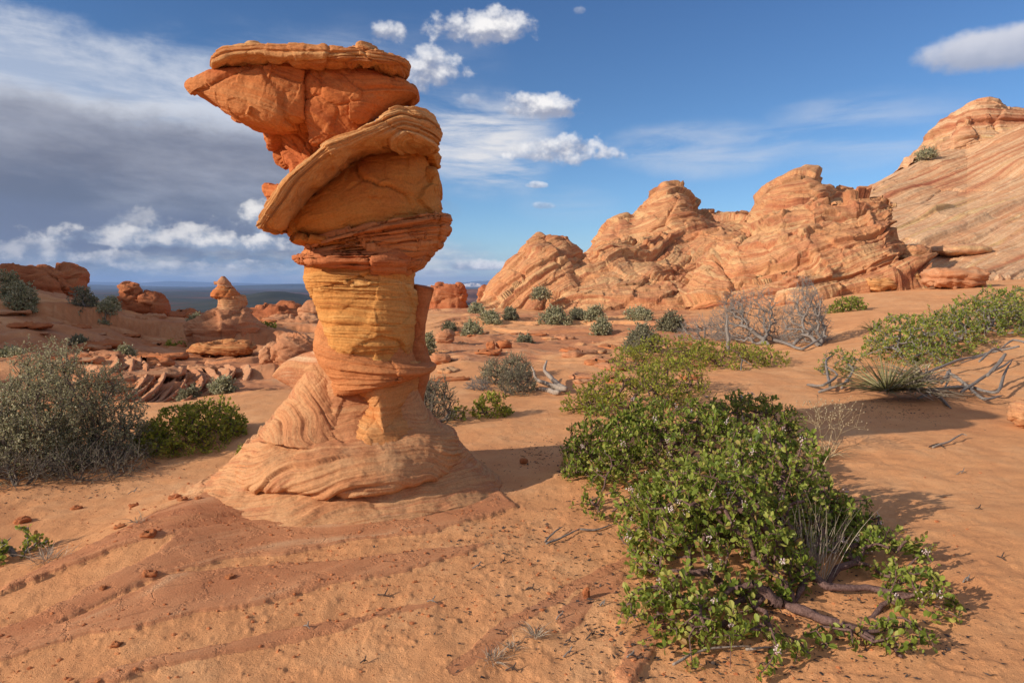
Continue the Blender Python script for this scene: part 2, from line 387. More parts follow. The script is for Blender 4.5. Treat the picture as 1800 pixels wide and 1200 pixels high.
# bare slickrock showing through the sand, as outlines on the ground
def G(px, py, it=3):
    """where the ray of a photo pixel meets the smooth ground (point, also on the ground when moved about)"""
    d = ray(px, py)
    D = np.geomspace(1.5, 60, 900); pts = CAM + d*(D/d[1])[:, None]
    below = pts[:, 2] < gz_smooth(pts[:, 0], pts[:, 1])
    i = int(np.argmax(below)) if below.any() else len(D) - 1
    lo, hi = D[max(i-1, 0)], D[i]
    for _ in range(12):
        m = (lo + hi)/2; p = CAM + d*(m/d[1])
        if p[2] < gz_smooth(p[0], p[1]): hi = m
        else: lo = m
    return CAM + d*(hi/d[1])
ROCKS = [
 [(470,800),(420,850),(340,905),(270,930),(170,972),(80,1005),(0,1037),(0,1052),(160,1000),(250,972),(310,960),(240,1003),(160,1040),(60,1088),(0,1112),(0,1140),(165,1068),(298,1009),(400,985),(520,968),(640,948),(760,935),(900,890),(800,800)],
 [(0,1146),(165,1074),(298,1015),(402,999),(595,983),(740,968),(850,958),(820,975),(600,1030),(420,1068),(245,1099),(122,1127),(0,1158)],
 [(150,1203),(196,1180),(350,1147),(440,1128),(500,1116),(600,1092),(700,1067),(775,1061),(690,1079),(600,1107),(500,1125),(420,1146),(300,1166),(230,1187),(200,1203)],
 [(790,1175),(900,1092),(1000,1032),(1050,1006),(1112,975),(1100,990),(1060,1010),(1010,1036),(900,1104),(800,1185)],
 [(985,1092),(1000,1070),(1040,1035),(1092,1008),(1075,1036),(1040,1055),(1010,1095),(990,1112)],
 [(1085,1195),(1112,1130),(1165,1080),(1152,1120),(1132,1160),(1105,1205)],
]
def poly_sd(X, Y, poly):
    """signed distance (m), inside positive"""
    ins = np.zeros(X.shape, bool); dm = np.full(X.shape, 1e9)
    for (x0, y0), (x1, y1) in zip(poly, poly[1:] + poly[:1]):
        c = ((y0 > Y) != (y1 > Y)) & (X < (x1 - x0)*(Y - y0)/(y1 - y0 + 1e-12) + x0); ins ^= c
        ex, ey = x1 - x0, y1 - y0; t = np.clip(((X - x0)*ex + (Y - y0)*ey)/(ex*ex + ey*ey + 1e-12), 0, 1)
        dm = np.minimum(dm, np.hypot(X - x0 - t*ex, Y - y0 - t*ey))
    return np.where(ins, dm, -dm)
ROCKW = [[tuple(G(*q)[:2]) for q in pl] for pl in ROCKS]
APRON = [(np.array(G(*q)[:2]), h) for q, h in (((385, 880), .10), ((310, 930), .10), ((200, 985), .07), ((0, 1060), .03), ((-200, 1140), 0.0))]
def rock_mask(X, Y):
    m = np.zeros(X.shape); sd = np.full(X.shape, -9.0)
    near = (Y > 1.5) & (Y < 8) & (np.abs(X) < 6)
    if near.any():
        xs, ys = X[near], Y[near]
        p = np.stack([xs*3, ys*3, xs*0], -1); w = fbm(p, 6, 41)*0.06 + fbm(p*9, 4, 42)*0.016 + 0.012
        s = np.full(xs.shape, -9.0)
        for pl in ROCKW: s = np.maximum(s, poly_sd(xs, ys, pl))
        sd[near] = s + w
    return sd
def ground_detail(X, Y):
    """sand lumps, drifts, footprints, low ledges of bedrock; returns dz, bedrock amount"""
    r = np.hypot(X, Y); az = np.arctan2(X, np.maximum(Y, 0.02))
    p = np.stack([X, Y, X*0], -1)
    sd = rock_mask(X, Y); rock = sstep(-0.012, 0.02, sd)
    lum = fbm(p*0.9, 3, 3)*0.05*sstep(2, 6, r) + fbm(p*3.2, 4, 8)*0.016 + fbm(p*13, 3, 12)*0.006*(1 - sstep(6, 14, r))
    dim = np.clip(ridged(p*np.array([4.0, 5.5, 1]), 2, 77) - 0.62, 0, 1)*-0.028*(1 - sstep(9, 16, r))*sstep(0.02, 0.3, az + 0.05)
    foot = np.clip(vnoise(p*np.array([3.6, 3.0, 1]), 78) - 0.70, 0, 1)*-0.06*(1 - sstep(8, 14, r))*sstep(-0.2, 0.2, fbm(p*0.5, 2, 79) + 0.1) + np.abs(fbm(p*np.array([1.6, 7.0, 1.0]), 3, 81))*-0.016*sstep(0.0, 0.35, az)
    dim = dim*0.5 + foot
    crumb = np.clip(fbm(p*24, 3, 19) - 0.12, 0, 1)*0.014*(1 - sstep(3.5, 7, r))
    dz = (lum + dim + crumb)*(1 - rock*0.96)
    # the bare rock swells up towards the foot of the pillar
    if APRON:
        da = np.full(X.shape, 9.0); ha = np.zeros(X.shape)
        for (a0, h0), (a1, h1) in zip(APRON[:-1], APRON[1:]):
            e = a1 - a0; t = np.clip(((X - a0[0])*e[0] + (Y - a0[1])*e[1])/(e @ e), 0, 1); q = np.hypot(X - a0[0] - t*e[0], Y - a0[1] - t*e[1])
            ha = np.where(q < da, h0 + (h1 - h0)*t, ha); da = np.minimum(da, q)
        dz = dz + ha*np.exp(-(da/0.42)**2)
    # slickrock stands a little proud of the sand in thin steps
    bed = Y*0.55 - X*0.35 + fbm(p*0.7, 3, 23)*0.25
    dz = dz + rock*(0.013 + 0.010*ledge(bed, 7, 5, 0.08) + fbm(p*5, 3, 29)*0.006)
    # bedrock shelves of the left rise and of the flat behind
    lz = sstep(10.5, 14, r)*sstep(-0.10, -0.22, az)*1.0
    mz = sstep(11, 15, r)*sstep(-0.16, -0.05, az)*sstep(0.36, 0.18, az)
    b2 = r*0.16 + X*0.10 + fbm(p*0.16, 4, 31)*1.6
    sh = -0.12 + ledge(b2, 2.6, 37, 0.05)*0.22 + ledge(b2, 8.0, 38, 0.10)*0.10 - 0.16*crevice(b2, 3.3, 40, 0.10) + fbm(p*1.3, 4, 39)*0.06
    pat = sstep(-0.15, 0.25, fbm(p*0.22, 3, 47))
    dz = dz + lz*sh*(0.35 + pat*1.2) 
    b3 = r*0.20 - X*0.03 + fbm(p*0.12, 4, 33)*1.3
    dz = dz + mz*(ledge(b3, 3.0, 43, 0.06)*0.075 + ledge(b3, 9.0, 44, 0.12)*0.03 - 0.05*crevice(b3, 4.0, 46, 0.08) + np.clip(fbm(p*1.1, 4, 45) - 0.1, 0, 1)*0.16)
    rock2 = np.maximum(rock, np.maximum(lz*(0.35 + 0.65*pat), mz*0.8*sstep(-0.3, 0.2, fbm(p*0.3, 3, 49) + 0.1)))
    return dz, rock2, b2*lz + b3*mz + bed*rock
def gz(x, y):
    x = np.asarray([x], float); y = np.asarray([y], float)
    return float(gz_smooth(x, y)[0] + ground_detail(x, y)[0][0])
def GP(px, py):
    p = G(px, py); return Vector((p[0], p[1], gz(p[0], p[1])))

def ground_mat():
    m, nt, b = newmat('red_sand_and_slickrock')
    p = npos(nt); x, y, z = nsep(nt, p)
    rk = nattr(nt, 'rock'); bed = nattr(nt, 'bed')
    big = nnoise(nt, p, 0.45, 4.0, 0.6); mid = nnoise(nt, p, 3.0, 6.0, 0.65); fine = nnoise(nt, p, 90.0, 4.0, 0.75)
    sand = nramp(nt, (big*0.5 + mid*0.5), [(0.3, (0.62, 0.27, 0.118)), (0.5, (0.725, 0.35, 0.158)), (0.68, (0.79, 0.44, 0.22))])
    spk = nnoise(nt, p, 240.0, 3.0, 0.7)
    sand = nmix(nt, 1.0, sand, nramp(nt, fine*0.6 + spk*0.4, [(0.32, (0.68, 0.62, 0.58)), (0.46, (1.0, 1.0, 1.0)), (0.7, (1.10, 1.09, 1.08))]), 'MULTIPLY')
    litter = nnoise(nt, p, 38.0, 5.0, 0.75)
    sand = nmix(nt, litter.ss(0.62, 0.70)*nnoise(nt, p, 1.3, 3.0, 0.5).ss(0.36, 0.58)*0.85, sand, (0.22, 0.085, 0.045))
    bn = nnoise(nt, nxyz(nt, x*0.5, y*0.5, bed*7.0), 1.0, 6.0, 0.7)
    rock = nramp(nt, (bn - 0.5)*1.5 + 0.5 + (mid - 0.5)*0.4, [(0.2, (0.49, 0.195, 0.092)), (0.45, (0.55, 0.235, 0.112)), (0.62, (0.60, 0.275, 0.135)), (0.85, (0.66, 0.39, 0.22))])
    rock = nmix(nt, 1.0, rock, nramp(nt, fine, [(0.3, (0.78, 0.76, 0.75)), (0.55, (1, 1, 1))]), 'MULTIPLY')
    grey = nnoise(nt, nxyz(nt, x*0.5, y*1.6, 3.0), 1.2, 4.0, 0.6).ss(0.58, 0.72)*0.35
    rock = nmix(nt, grey, rock, (0.33, 0.25, 0.19))
    edge = nnoise(nt, p, 26.0, 6.0, 0.75)
    rk = rk + (edge - 0.5)*0.45
    col = nmix(nt, rk.ss(0.30, 0.50), sand, rock)
    plug(nt, b.inputs['Base Color'], col)
    h = fine*0.5 + spk*0.3 + litter*0.55 + mid*0.6
    hr = fine*0.30 + bn*0.25 + nnoise(nt, p, 22.0, 5.0, 0.7)*0.08
    cell = nt.nodes.new('ShaderNodeTexVoronoi'); cell.feature = 'DISTANCE_TO_EDGE'; cell.inputs['Scale'].default_value = 2.3; plug(nt, cell.inputs['Vector'], nxyz(nt, x + (mid - 0.5)*0.5, y*1.7 + (mid - 0.5)*0.5, 0.0))
    crack = S(nt, cell.outputs['Distance']).ss(0.0, 0.018)
    hr = hr + crack*0.35*mid.ss(0.44, 0.52)
    hh = nmix(nt, rk.ss(0.30, 0.50), h, hr + 0.35)
    plug(nt, b.inputs['Normal'], nbump(nt, hh, 0.8, 0.019))
    return m
def build_ground():
    r = np.concatenate([np.geomspace(0.35, 2.2, 50)[:-1], np.geomspace(2.2, 30, 620)[:-1], np.geomspace(30, 170, 110)])
    azd = np.linspace(-0.74, 0.74, 760); rest = np.linspace(0.74, 2*PI - 0.74, 120)[1:-1]
    az = np.concatenate([azd, rest])
    Rr, Aa = np.meshgrid(r, az, indexing='ij')
    X = Rr*np.sin(Aa); Y = Rr*np.cos(Aa)
    dz, rk, bed = ground_detail(X, Y)
    Z = gz_smooth(X, Y) + dz
    Z = np.where((Y < 0) , Z - 0.0, Z)
    V = np.stack([X, Y, Z], -1).reshape(-1, 3)
    F = gridfaces(len(r), len(az), wrap=True)
    c = len(V); V = np.vstack([V, [[0, 0, Z[0].mean()]]])
    j = np.arange(len(az)); tri = np.stack([np.full(len(az), c), (j + 1) % len(az), j], -1)
    me = mesh('ground', V, [F, tri], ground_mat(), {'rock': np.append(rk.ravel(), 0), 'bed': np.append(bed.ravel(), 0)})
    tag(link('ground', me), kind='structure')
build_ground()

# ------------------------------------------------------------------ the valley and the far country
def plain_mat(name, stops, scale, rough=0.6):
    m, nt, b = newmat(name); p = npos(nt); x, y, z = nsep(nt, p)
    n = nnoise(nt, nxyz(nt, x, y, z*6.0), scale, 7.0, rough)
    plug(nt, b.inputs['Base Color'], nramp(nt, n, stops)); return m
def build_far():
    r = np.geomspace(150, 42000, 200); az = np.linspace(-PI, PI, 700)
    Rr, Aa = np.meshgrid(r, az, indexing='ij'); X = Rr*np.sin(Aa); Y = Rr*np.cos(Aa)
    p = np.stack([X, Y, X*0], -1)
    Z = -72 + fbm(p*0.0011, 5, 60)*14*sstep(300, 2500, Rr) + ridged(p*0.003, 4, 61)*8*sstep(400, 2000, Rr)*(1 - sstep(6000, 12000, Rr))
    # a belt of red badlands a few kilometres out
    hump = np.exp(-((Aa + 0.335)/0.07)**2)*np.exp(-((Rr - 2600)/700)**2)
    Z = Z + hump*(26 + 26*ridged(p*0.006, 5, 63)) 
    Z = Z - 45*(1 - sstep(150, 500, Rr))*0
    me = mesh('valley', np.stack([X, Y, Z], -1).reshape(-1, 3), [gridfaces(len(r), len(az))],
              plain_mat('valley_brush_painted_shade', [(0.35, (0.030, 0.036, 0.026)), (0.5, (0.055, 0.055, 0.040)), (0.58, (0.10, 0.050, 0.034)), (0.7, (0.15, 0.075, 0.05))], 0.0022))  # cloud shadow over the valley is put into this dark brush colour
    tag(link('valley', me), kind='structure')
    def range_(name, pts, D, zb, depth, mat, amp, seed, n=500):
        px = np.linspace(pts[0][0], pts[-1][0], n); py = np.interp(px, [q[0] for q in pts], [q[1] for q in pts])
        T = P(px, py, D); t = np.linspace(0, 1, 26)[:, None]
        rows = []
        for k in np.linspace(0, 1, 30):
            y = D - depth*(1 - k)**1.0; zz = zb + (T[:, 2] - zb)*(0.25*k + 0.75*sstep(0.45, 0.95, k))
            rows.append(np.stack([T[:, 0], np.full(n, y), zz], -1))
        for k in np.linspace(0, 1, 10)[1:]:
            rows.append(np.stack([T[:, 0], np.full(n, D + depth*1.5*k), T[:, 2] + (zb - T[:, 2])*k**2], -1))
        V = np.array(rows); q = V.copy(); 
        V[:, :, 1] += fbm(q/(depth*0.35), 5, seed)*depth*amp; V[:, :, 2] += fbm(q/(depth*0.5), 4, seed+5)*(T[:, 2]-zb)[None]*0.06*np.sin(np.linspace(0, PI, len(rows)))[:, None]
        me = mesh(name, V.reshape(-1, 3), [gridfaces(len(rows), n)], mat)
        return tag(link(name, me), kind='structure')
    blue = plain_mat('far_forest', [(0.35, (0.035, 0.045, 0.035)), (0.55, (0.07, 0.07, 0.055)), (0.7, (0.11, 0.085, 0.07))], 0.0008)
    red = plain_mat('far_red_cliffs', [(0.35, (0.10, 0.05, 0.04)), (0.55, (0.22, 0.10, 0.065)), (0.7, (0.30, 0.17, 0.12))], 0.006)
    pale = plain_mat('far_white_cliffs', [(0.3, (0.45, 0.38, 0.34)), (0.6, (0.8, 0.74, 0.68))], 0.004)
    range_('mountains', [(-500,503),(0,499),(100,498),(150,495),(200,496),(240,498),(290,494),(330,495),(370,499),(410,497),(450,499),(500,498),(560,498),(640,502),(760,501),(800,498),(840,494),(880,493),(1000,496),(1300,498),(2300,500)], 34000, -40, 5000, blue, 0.2, 71)
    range_('plateau', [(-500,498),(60,499),(130,501),(200,505),(270,509),(330,508),(380,505),(420,502),(480,500),(530,499),(560,502),(640,507),(700,509),(760,507),(820,508),(1000,507),(1600,508)], 14000, -70, 3000, blue, 0.25, 72)
    range_('red_mesa', [(640,530),(700,514),(735,511),(770,509),(860,508),(960,507),(1100,512)], 3200, -66, 700, red, 0.25, 73)
    range_('white_cliffs', [(222,509),(230,506),(236,504),(250,502),(262,503),(270,505),(275,502.5),(282,506),(288,509)], 19000, -70, 500, pale, 0.2, 74, 120)
    range_('white_cliffs', [(735,506),(750,501),(765,500),(780,498),(800,499),(815,499),(830,497),(845,499),(855,505)], 21000, -70, 600, pale, 0.3, 75, 160)
    range_('white_cliffs', [(328,508),(333,504),(339,504),(344,508)], 20000, -70, 300, pale, 0.2, 76, 60)
build_far()

# ------------------------------------------------------------------ rock building blocks
def catmull(K, n):
    K = np.asarray(K, float); m = len(K); s = np.linspace(0, m - 1, n); i = np.clip(np.floor(s).astype(int), 0, m - 2); t = (s - i)[:, None]
    p0 = K[np.clip(i - 1, 0, m - 1)]; p1 = K[i]; p2 = K[i + 1]; p3 = K[np.clip(i + 2, 0, m - 1)]
    c = 0.5*((2*p1) + (-p0 + p2)*t + (2*p0 - 5*p1 + 4*p2 - p3)*t*t + (-p0 + 3*p1 - 3*p2 + p3)*t**3)
    return c*0.6 + (p1*(1 - t) + p2*t)*0.4
def capped(V):
    """close a loft with shrinking end rings"""
    a, b = V[0].mean(0), V[-1].mean(0); ea = (V[0].mean(0) - V[2].mean(0)); eb = V[-1].mean(0) - V[-3].mean(0)
    head = [a + (V[0] - a)*k + ea*h for k, h in ((0.02, 0.5), (0.35, 0.5), (0.7, 0.4), (0.9, 0.2))]
    tail = [b + (V[-1] - b)*k + eb*h for k, h in ((0.9, 0.2), (0.7, 0.4), (0.35, 0.5), (0.02, 0.5))]
    return np.concatenate([np.array(head), V, np.array(tail)])
def rough(V, lo=0.05, f=2.2, st=0.02, bf=(9.0, 26.0), rg=0.0, rf=5.0, bd=(0.05, 0.0, 1.0), warp=0.10, wf=1.6, seed=1, fine=0.006, ff=22.0, edge=0.14, fa=0.0, fc=3.5, cr=0.0, crf=None, along=False, even=0.0):
    """push a closed loft in and out along its normals: lumps, stacked beds, broken ridges, fine grain; returns V, bed"""
    n = grid_normals(V, True); cen = V.mean(1, keepdims=True)
    if ((V - cen)*n).sum() < 0: n = -n
    bd = np.asarray(bd, float); bd = bd/np.linalg.norm(bd)
    bed = V @ bd + warp*fbm(V*wf, 3, seed + 90)
    if along:
        k = V.shape[1]; e = V[:, :1] - V[:, k//2:k//2 + 1]; e = e/np.maximum(np.linalg.norm(e, axis=-1, keepdims=True), 1e-6)
        bed = ((V - cen)*e).sum(-1) + 0.6*warp*fbm(V*wf*2, 3, seed + 90) + 7.3
    m = 0.22 + 0.85*sstep(-0.2, 0.3, fbm(V*f*0.7, 2, seed + 50))
    m = np.maximum(m, even)
    d = lo*fbm(V*f, 4, seed) + fine*fbm(V*ff, 4, seed + 7)
    if st: d = d + m*st*(ledge(bed, bf[0], seed + 3, edge) + 0.5*ledge(bed, bf[1], seed + 4, edge) + 0.25*ledge(bed, bf[1]*2.7, seed + 6, 0.3))
    if rg: d = d + rg*(ridged(V*rf, 4, seed + 5) - 0.65)
    if fa:
        W = V + 0.06*fbm(V*3, 3, seed + 61)[..., None]
        q, c1 = facets(W*np.array([1, 1, 1.25]), fc, seed + 62); q2, c2 = facets(W, fc*2.7, seed + 63)
        d = d + fa*(q + 0.25*q2) - fa*0.35*c1*sstep(-0.1, 0.2, fbm(V*2.2, 2, seed + 64))
    if cr: d = d - cr*m*crevice(bed + 0.012*fbm(V*6, 3, seed + 65), crf or bf[0]*0.8, seed + 66, 0.09)
    size = np.linalg.norm(V - cen, axis=-1).mean(1, keepdims=True); d = d*np.clip(size/0.20, 0.12, 1)
    return V + n*d[..., None], bed
def loft_px(secs, D0, n, k, ex=2.3, yoff=0.0, top=False, jag=0.0, seed=0):
    """sections given as two opposite outline points of the photo and their depth towards / away from the camera"""
    C = catmull([s for s in secs], n)
    if jag:
        u = np.linspace(0, n/9.0, n); hs = lambda q: fbm(np.stack([u, u*0 + q, u*0 + seed], -1), 3, 7) + 0.7*ledge(u*1.0, 1.6, seed + int(q), 0.2)
        e = C[:, :2] - C[:, 2:4]; L = np.linalg.norm(e, axis=1, keepdims=True); e = e/np.maximum(L, 1e-6)*np.clip(L/30, 0.1, 1)
        C[:, :2] += e*(jag*hs(1.0))[:, None]; C[:, 2:4] -= e*(jag*hs(5.0))[:, None]; C[:, 4] *= 1 + 0.035*jag*hs(9.0)
    th = np.linspace(0, 2*PI, k, endpoint=False); c = np.cos(th); s = np.sin(th)
    ce = np.sign(c)*np.abs(c)**(2/ex); se = np.sign(s)*np.abs(s)**(2/ex)
    A = P(C[:, 0], C[:, 1], D0 - (0.7*C[:, 4] if top else 0)); B = P(C[:, 2], C[:, 3], D0)
    if top: A[:, 1] = D0
    mid = (A + B)/2; h = (A - B)/2
    dep = np.where(se[None] > 0, -C[:, 4:5], C[:, 5:6])*np.abs(se)[None]
    V = mid[:, None] + h[:, None]*ce[None, :, None]
    V[..., 1] += dep + yoff
    return V
def rock_obj(name, V, bed, mat, parent=None, cap=True):
    me = mesh(name, V.reshape(-1, 3), [gridfaces(V.shape[0], V.shape[1], True)], mat, {'bed': bed.ravel()})
    return link(name, me, parent)

# ------------------------------------------------------------------ the balanced rock
HD = 5.4
def build_hoodoo():
    base = P(640, 868, HD)
    root = empty('balanced_rock', (0, 0, 0))
    tag(root, 'tall orange balanced sandstone pillar with a flat overhanging cap and tilted ledge', 'rock pillar')
    def part(name, secs, mat, n=130, k=220, ex=2.3, yoff=0.0, top=False, label=None, D=HD, jag=0.0, **kw):
        V = capped(loft_px(secs, D, n, k, ex, yoff, top, jag, kw.get('seed', 0))); V, bed = rough(V, **kw)
        o = rock_obj(name, V, bed, mat, root)
        if label: o['label'] = label
        return o
    part('lower_base', [(444,770,797,762,.42,.6),(408,804,818,796,.56,.7),(380,828,846,818,.72,.8),(346,846,876,836,.88,.9),(314,860,900,852,1.0,.98),(300,876,900,872,1.0,1.0),(280,900,900,890,1.02,1.0)],
         M['base'], 240, 420, 2.1, lo=0.06, f=1.5, st=0.022, bf=(11, 30), bd=(-0.12, 0.10, 1), warp=0.12, wf=1.1, seed=11, fine=0.006, fa=0.010, fc=2.2, cr=0.03)
    part('upper_base', [(560,640,690,648,.14,.2),(540,668,722,676,.20,.3),(524,692,740,700,.25,.4),(503,712,754,724,.30,.48),(472,738,776,746,.40,.56),(450,762,795,762,.55,.62),(438,782,803,782,.72,.66),(434,800,810,802,.80,.68),(438,817,808,812,.80,.66),(462,832,792,822,.68,.6),(510,840,750,828,.45,.5)],
         M['base'], 260, 420, 2.1, lo=0.055, f=1.7, st=0.028, bf=(8, 25), bd=(-0.14, 0.16, 1), warp=0.34, wf=1.0, seed=12, fine=0.006, fa=0.010, fc=2.4, cr=0.03)
    part('wing_plate', [(590,600,600,712,.20,.2),(560,611,580,704,.18,.20),(530,620,556,696,.13,.20),(502,634,530,688,.09,.18),(487,648,502,674,.05,.14),(479,659,483,664,.02,.06)],
         M['base'], 120, 150, 2.6, lo=0.015, f=2.5, st=0.004, seed=13, fine=0.003, fa=0.008, fc=4)
    part('lower_column', [(604,636,740,634,.32,.3),(612,660,736,656,.28,.32),(612,684,734,680,.27,.32),(606,704,736,702,.30,.34),(596,722,742,720,.36,.38),(580,742,756,738,.46,.42),(556,758,772,756,.55,.48),(530,776,788,774,.62,.5)],
         M['neckrock'], 190, 300, 1.55, lo=0.03, f=2.4, st=0.018, bf=(13, 38), seed=14, warp=0.10, fine=0.005, fa=0.016, fc=3.2, cr=0.02)
    part('keel', [(610,640,738,636,.42,.25),(622,664,733,660,.44,.25),(636,688,727,682,.44,.25),(652,710,721,702,.44,.22),(670,732,712,724,.45,.18),(684,750,704,746,.47,.14),(690,772,700,772,.50,.1)],
         M['neckrock'], 150, 240, 1.6, lo=0.02, f=2.6, st=0.014, bf=(14, 40), seed=40, warp=0.05, fine=0.004, fa=0.010, fc=4, cr=0.018)
    part('shoulder', [(556,606,596,622,.10,.2),(545,632,606,650,.16,.24),(530,662,622,684,.24,.3),(512,692,640,712,.34,.36),(490,722,660,740,.44,.42),(462,750,680,766,.56,.5)],
         M['base'], 150, 220, 2.0, lo=0.03, f=2.2, st=0.007, bf=(8, 24), bd=(0.8, 0.2, 0.45), seed=37, warp=0.2, fine=0.005, fa=0.010, fc=3, cr=0.02)
    part('back_fin', [(722,500,757,508,.10,.14),(722,520,755,518,.10,.14),(716,560,745,560,.10,.14),(712,600,741,600,.10,.14),(700,628,746,626,.12,.16),(690,648,752,644,.14,.18),(690,700,745,690,.16,.2),(690,740,735,740,.2,.2)],
         M['plate'], 150, 150, 2.8, yoff=0.16, lo=0.02, f=3, st=0.006, seed=15, fine=0.003, fa=0.02, fc=4)
    part('shelf_plate', [(580,548,722,600,.30,.3),(566,560,725,622,.36,.32),(559,586,732,638,.42,.34),(558,610,764,642,.46,.36),(570,634,761,649,.49,.36),(590,664,742,656,.50,.34),(597,683,722,663,.47,.3),(604,687,716,667,.38,.28),(616,690,706,670,.22,.22)],
         M['shelfrock'], 170, 320, 2.5, jag=1.2, lo=0.020, f=2.0, st=0.006, seed=16, fine=0.004, fa=0.012, fc=1.8)
    part('column', [(552,455,722,462,.42,.38),(548,470,723,474,.44,.38),(545,490,722,494,.45,.38),(548,502,723,510,.44,.38),(557,522,727,524,.43,.38),(566,546,729,548,.42,.38),(574,572,728,575,.42,.36),(582,604,724,606,.42,.34),(600,632,716,632,.42,.3),(630,652,700,650,.43,.25),(648,660,690,660,.40,.2)],
         M['column'], 250, 340, 2.9, jag=0.9, lo=0.05, f=1.7, st=0.012, bf=(9, 32), bd=(0.09, 0.05, 1), warp=0.07, wf=1.8, seed=17, fine=0.005, fa=0.020, fc=2.3, cr=0.022, rg=0.012, rf=3)
    part('collar', [(600,424,770,392,.44,.34),(566,434,786,380,.50,.36),(556,441,791,388,.52,.37),(552,449,780,418,.47,.36),(556,460,756,446,.42,.36),(560,470,728,474,.38,.34)],
         M['shelfrock'], 210, 340, 2.6, jag=3.0, lo=0.035, f=2.0, st=0.030, bf=(8, 22), bd=(-0.20, 0, 1), seed=18, rg=0.012, rf=4.5, fine=0.004, fa=0.030, fc=2.4, cr=0.02)
    part('collar_lip', [(556,446,760,438,.40,.3),(530,453,756,446,.48,.34),(527,456,748,452,.51,.35),(538,463,738,464,.53,.35),(555,469,724,476,.48,.34),(566,472,712,480,.40,.3)],
         M['plate'], 100, 340, 2.7, jag=2.0, lo=0.035, f=2.4, st=0.012, bf=(16, 40), bd=(-0.10, 0, 1), seed=38, rg=0.02, rf=5, fine=0.004, fa=0.028, fc=2.6)
    part('collar_plate', [(560,430,600,432,.40,.3),(534,424,640,436,.46,.3),(520,421,700,432,.50,.3),(528,428,740,440,.46,.3),(560,438,720,444,.42,.3)], M['ochre'], 60, 220, 2.6, lo=0.02, f=3, st=0.01, bf=(16, 40), seed=35, fa=0.03, fc=5)
    part('bulb', [(640,282,735,245,.15,.2),(612,302,752,258,.30,.30),(575,332,764,285,.42,.34),(544,358,768,312,.50,.36),(521,379,772,338,.54,.38),(511,396,776,372,.55,.38),(522,414,776,398,.52,.36),(540,424,764,416,.46,.34),(590,432,740,430,.36,.30)],
         M['ochre'], 200, 320, 2.3, lo=0.045, f=1.7, st=0.006, bf=(7, 22), bd=(-0.25, 0, 1), seed=19, rg=0.015, rf=2.6, fine=0.004, fa=0.04, fc=1.9, cr=0.012)
    part('tilted_ledge', [(468,396,471,406,.16,.3),(471,384,490,399,.20,.4),(490,366,513,374,.26,.45),(520,334,542,333,.31,.5),(557,297,582,303,.34,.52),(600,265,618,280,.34,.52),(650,240,663,262,.33,.52),(685,213,698,256,.30,.5),(706,193,724,255,.26,.46),(735,198,746,254,.22,.38),(760,208,762,252,.14,.26),(772,222,770,246,.07,.14),(777,232,774,240,.02,.05)],
         M['ledge'], 320, 340, 3.6, D=4.86, lo=0.024, f=2.6, st=0.024, bf=(26, 70), bd=(-0.66, 0.0, 0.75), warp=0.03, seed=20, rg=0.006, rf=5, fine=0.006, fa=0.022, fc=2.4, cr=0.030, crf=30, along=True, even=0.75)
    part('ledge_knob', [(752,256,756,290,.16,.2),(765,258,768,291,.16,.2),(772,268,770,287,.1,.12)], M['ochre'], 50, 70, 2.5, lo=0.03, f=5, st=0.012, bf=(20, 50), seed=31, fa=0.03, fc=6)
    part('side_block', [(752,296,758,345,.16,.2),(766,300,770,350,.16,.2),(774,318,774,340,.08,.1)], M['ochre'], 60, 70, 2.7, lo=0.03, f=5, st=0.01, bf=(20, 50), seed=32, fa=0.035, fc=6)
    part('neck', [(490,140,680,140,.40,.3),(476,158,688,150,.52,.3),(475,190,668,172,.54,.3),(479,222,655,205,.44,.3),(480,242,648,230,.29,.28),(488,268,646,248,.26,.28),(512,298,640,272,.27,.28),(512,318,620,300,.30,.28),(492,338,600,322,.32,.28),(473,334,585,338,.34,.28),(492,362,570,350,.34,.28)],
         M['cap'], 240, 320, 2.4, lo=0.06, f=2.6, st=0.014, bf=(9, 26), bd=(0.55, 0, 1), warp=0.2, seed=21, rg=0.03, rf=3.4, fine=0.007, fa=0.07, fc=2.2, cr=0.02)
    part('right_block', [(600,125,605,236,.2,.3),(636,124,634,224,.22,.34),(662,126,662,202,.22,.3),(688,139,690,186,.19,.22),(712,146,715,178,.15,.18),(727,152,731,172,.09,.12),(734,159,735,168,.03,.04)],
         M['cap'], 130, 200, 2.9, D=4.98, lo=0.03, f=3.2, st=0.010, bf=(10, 28), seed=22, rg=0.012, rf=4, fine=0.005, fa=0.05, fc=2.6, cr=0.02)
    part('center_block', [(545,120,650,122,.06,.3),(536,140,655,140,.10,.3),(534,165,655,160,.12,.3),(536,190,644,184,.12,.3),(540,214,634,206,.09,.3),(548,236,628,226,.04,.3),(558,262,624,246,.0,.3)], M['cap'], 150, 220, 3.2, D=4.86, lo=0.035, f=3, st=0.014, bf=(8, 26), bd=(0.6, 0, 0.8), seed=39, rg=0.012, rf=4, fine=0.006, fa=0.035, fc=3.4, cr=0.03)
    part('left_wing', [(540,110,540,215,.12,.4),(500,110,500,222,.15,.42),(476,114,476,222,.17,.42),(428,121,428,214,.18,.4),(391,129,393,197,.17,.36),(360,140,364,179,.14,.28),(340,148,343,166,.10,.18),(330,152,331,157,.04,.06)],
         M['cap'], 200, 280, 3.4, D=4.86, lo=0.025, f=2.2, st=0.012, bf=(9, 30), bd=(0.25, 0, 1), seed=23, rg=0.01, rf=3.6, fine=0.006, fa=0.065, fc=1.9, cr=0.03)
